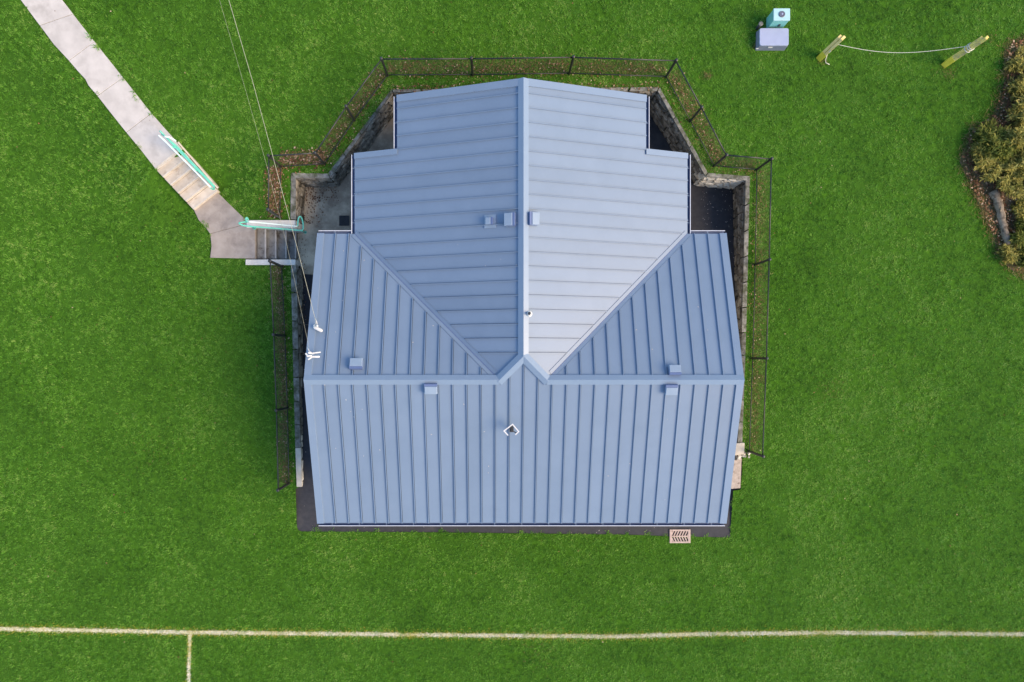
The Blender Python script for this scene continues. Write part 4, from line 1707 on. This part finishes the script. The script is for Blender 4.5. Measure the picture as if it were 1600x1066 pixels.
def bedspots(n):
    out = []
    xs_, ys_ = [p[0] for p in SOIL2], [p[1] for p in SOIL2]
    while len(out) < n:
        x, y = random.uniform(min(xs_), max(xs_) - 2), random.uniform(min(ys_), max(ys_))
        if inside(np.array([x]), np.array([y]), SOIL2)[0]:
            out.append((x, y))
    return out
scatter('leaf_litter', bedspots, 2600, .08, M['leaf_litter'], Tz, .09)
def lawnspots(n):
    out = []
    while len(out) < n:
        x, y = random.uniform(-18, 19), random.uniform(-11, 13)
        if not inside(np.array([x]), np.array([y]), HOLE2)[0]:
            out.append((x, y))
    return out
scatter('leaf_litter', lawnspots, 260, .05, M['leaf_litter'], Tz, .05)
def yardspots(n):
    out = []
    for _ in range(n):
        k = random.random()
        if k < .6:
            x, y = random.uniform(1095, 1148), random.uniform(292, 420)
        elif k < .85:
            x, y = random.uniform(470, 1135), random.uniform(819, 834)
        else:
            x, y = random.uniform(474, 490), random.uniform(430, 800)
        p = P(x, y, 0)
        out.append((p.x, p.y))
    return out
scatter('grit', yardspots, 130, .035, M['speck'], lambda x, y: 0, .006)

# dry blades: along the fences, through the shrub bed and in worn spots of the lawn
def drygrass(spots, n, size, name='dry_grass', w=.16, up=.5):
    pts = np.array(spots(n))
    k = len(pts)
    z = T(pts[:, 0], pts[:, 1])
    an = RNG.uniform(0, 6.283, k)
    L = RNG.uniform(.5, 1.3, k) * size
    base = np.stack([pts[:, 0], pts[:, 1], z + .01], 1)
    tip = base + np.stack([np.cos(an) * L, np.sin(an) * L, L * RNG.uniform(.25, 1, k) * up + .02], 1)
    ob = blades_object(name, base, tip, L * w, np.clip(RNG.normal(.45, .25, k), 0, 1), M['drygrass'])
    stuff(ob)


drygrass(along(FAW, 0, 9, .16, .26), 9000, .08)
drygrass(along(FAW, 9, 13, .14, .20), 2200, .08)
drygrass(along(FBW, 0, 3, .13, -.16), 3000, .08)
drygrass(along(W1o, 2, 6, .06, .06), 1500, .07)
def bed2(n):
    out = []
    cs_ = [(p[0], p[1]) for p in SOIL2]
    xs_, ys_ = [p[0] for p in SOIL2], [p[1] for p in SOIL2]
    while len(out) < n:
        x = np.array([random.uniform(min(xs_) - .2, min(xs_) + 3.2) for _ in range(4000)])
        y = np.array([random.uniform(min(ys_), max(ys_)) for _ in range(4000)])
        ok = inside(x, y, cs_) | (poly_dist(x, y, cs_) < np.abs(RNG.normal(0, .14, 4000)))
        out += list(zip(x[ok], y[ok]))
    return out[:n]
drygrass(bed2, 11000, .17, w=.11, up=.7)
def worn(n):
    out = []
    for (cx, cy, r, wt) in ((1300, 608, 26, 1), (845, 1020, 40, 1.1), (1168, 262, 14, 1.2), (1105, 118, 9, 1), (1188, 590, 10, .7), (1480, 115, 16, 1.0), (1285, 96, 9, .5), (1183, 72, 7, 1.2), (1165, 470, 16, .6), (1540, 62, 16, .9), (240, 700, 60, .8), (620, 210, 40, .5)):
        for _ in range(int(n * wt / 10)):
            p = PT(random.gauss(cx, r * .5), random.gauss(cy, r * .4))
            if not inside(np.array([p.x]), np.array([p.y]), HOLE2)[0]:
                out.append((p.x, p.y))
    return out
drygrass(worn, 1500, .07)
# bird droppings and grit on the roof
bs, ds = [], []
for k in range(46):
    x, y = random.uniform(XL + .4, XR - .4), random.uniform(YF + .3, YB - .2)
    if y < YR:
        z = zf(x, y)
    else:
        z = max(zr_(x, y), zc(x, y))
    an = random.uniform(0, 6.28)
    L = random.choice((.02, .03, .03, .06))
    bs.append((x, y, z + .006)); ds.append((x + math.cos(an) * L, y + math.sin(an) * L, 0))
bs, ds = np.array(bs), np.array(ds)
ds[:, 2] = [zf(*q[:2]) if q[1] < YR else max(zr_(*q[:2]), zc(*q[:2])) for q in ds]
ds[:, 2] += .006
ob = blades_object('roof_grit', bs, ds, np.full(len(bs), .022), RNG.uniform(0, 1, len(bs)), M['speck'], (bs + ds) / 2)
stuff(ob)

def yellowed(poly, n, sp, a, b):
    pts = np.array(along(poly, a, b, sp, 0)(n))
    k = len(pts)
    an = RNG.uniform(0, 6.283, k)
    L = RNG.uniform(.03, .07, k)
    base = np.stack([pts[:, 0], pts[:, 1], T(pts[:, 0], pts[:, 1])], 1)
    tip = base + np.stack([np.cos(an) * L, np.sin(an) * L, RNG.uniform(.02, .06, k)], 1)
    stuff(blades_object('yellowed_grass', base, tip, RNG.uniform(.012, .02, k), RNG.uniform(0, 1, k), M['yellow']))


M['yellow'] = attr_mat('yellowed_blades', [(0, (.20, .27, .02)), (.5, (.36, .37, .035)), (1, (.52, .46, .07))], patch=[(.5, .8)], trans=.2)
yellowed(LW, 14000, .095, 0, len(LW) - 1)
yellowed(LW2, 350, .06, 0, len(LW2) - 1)
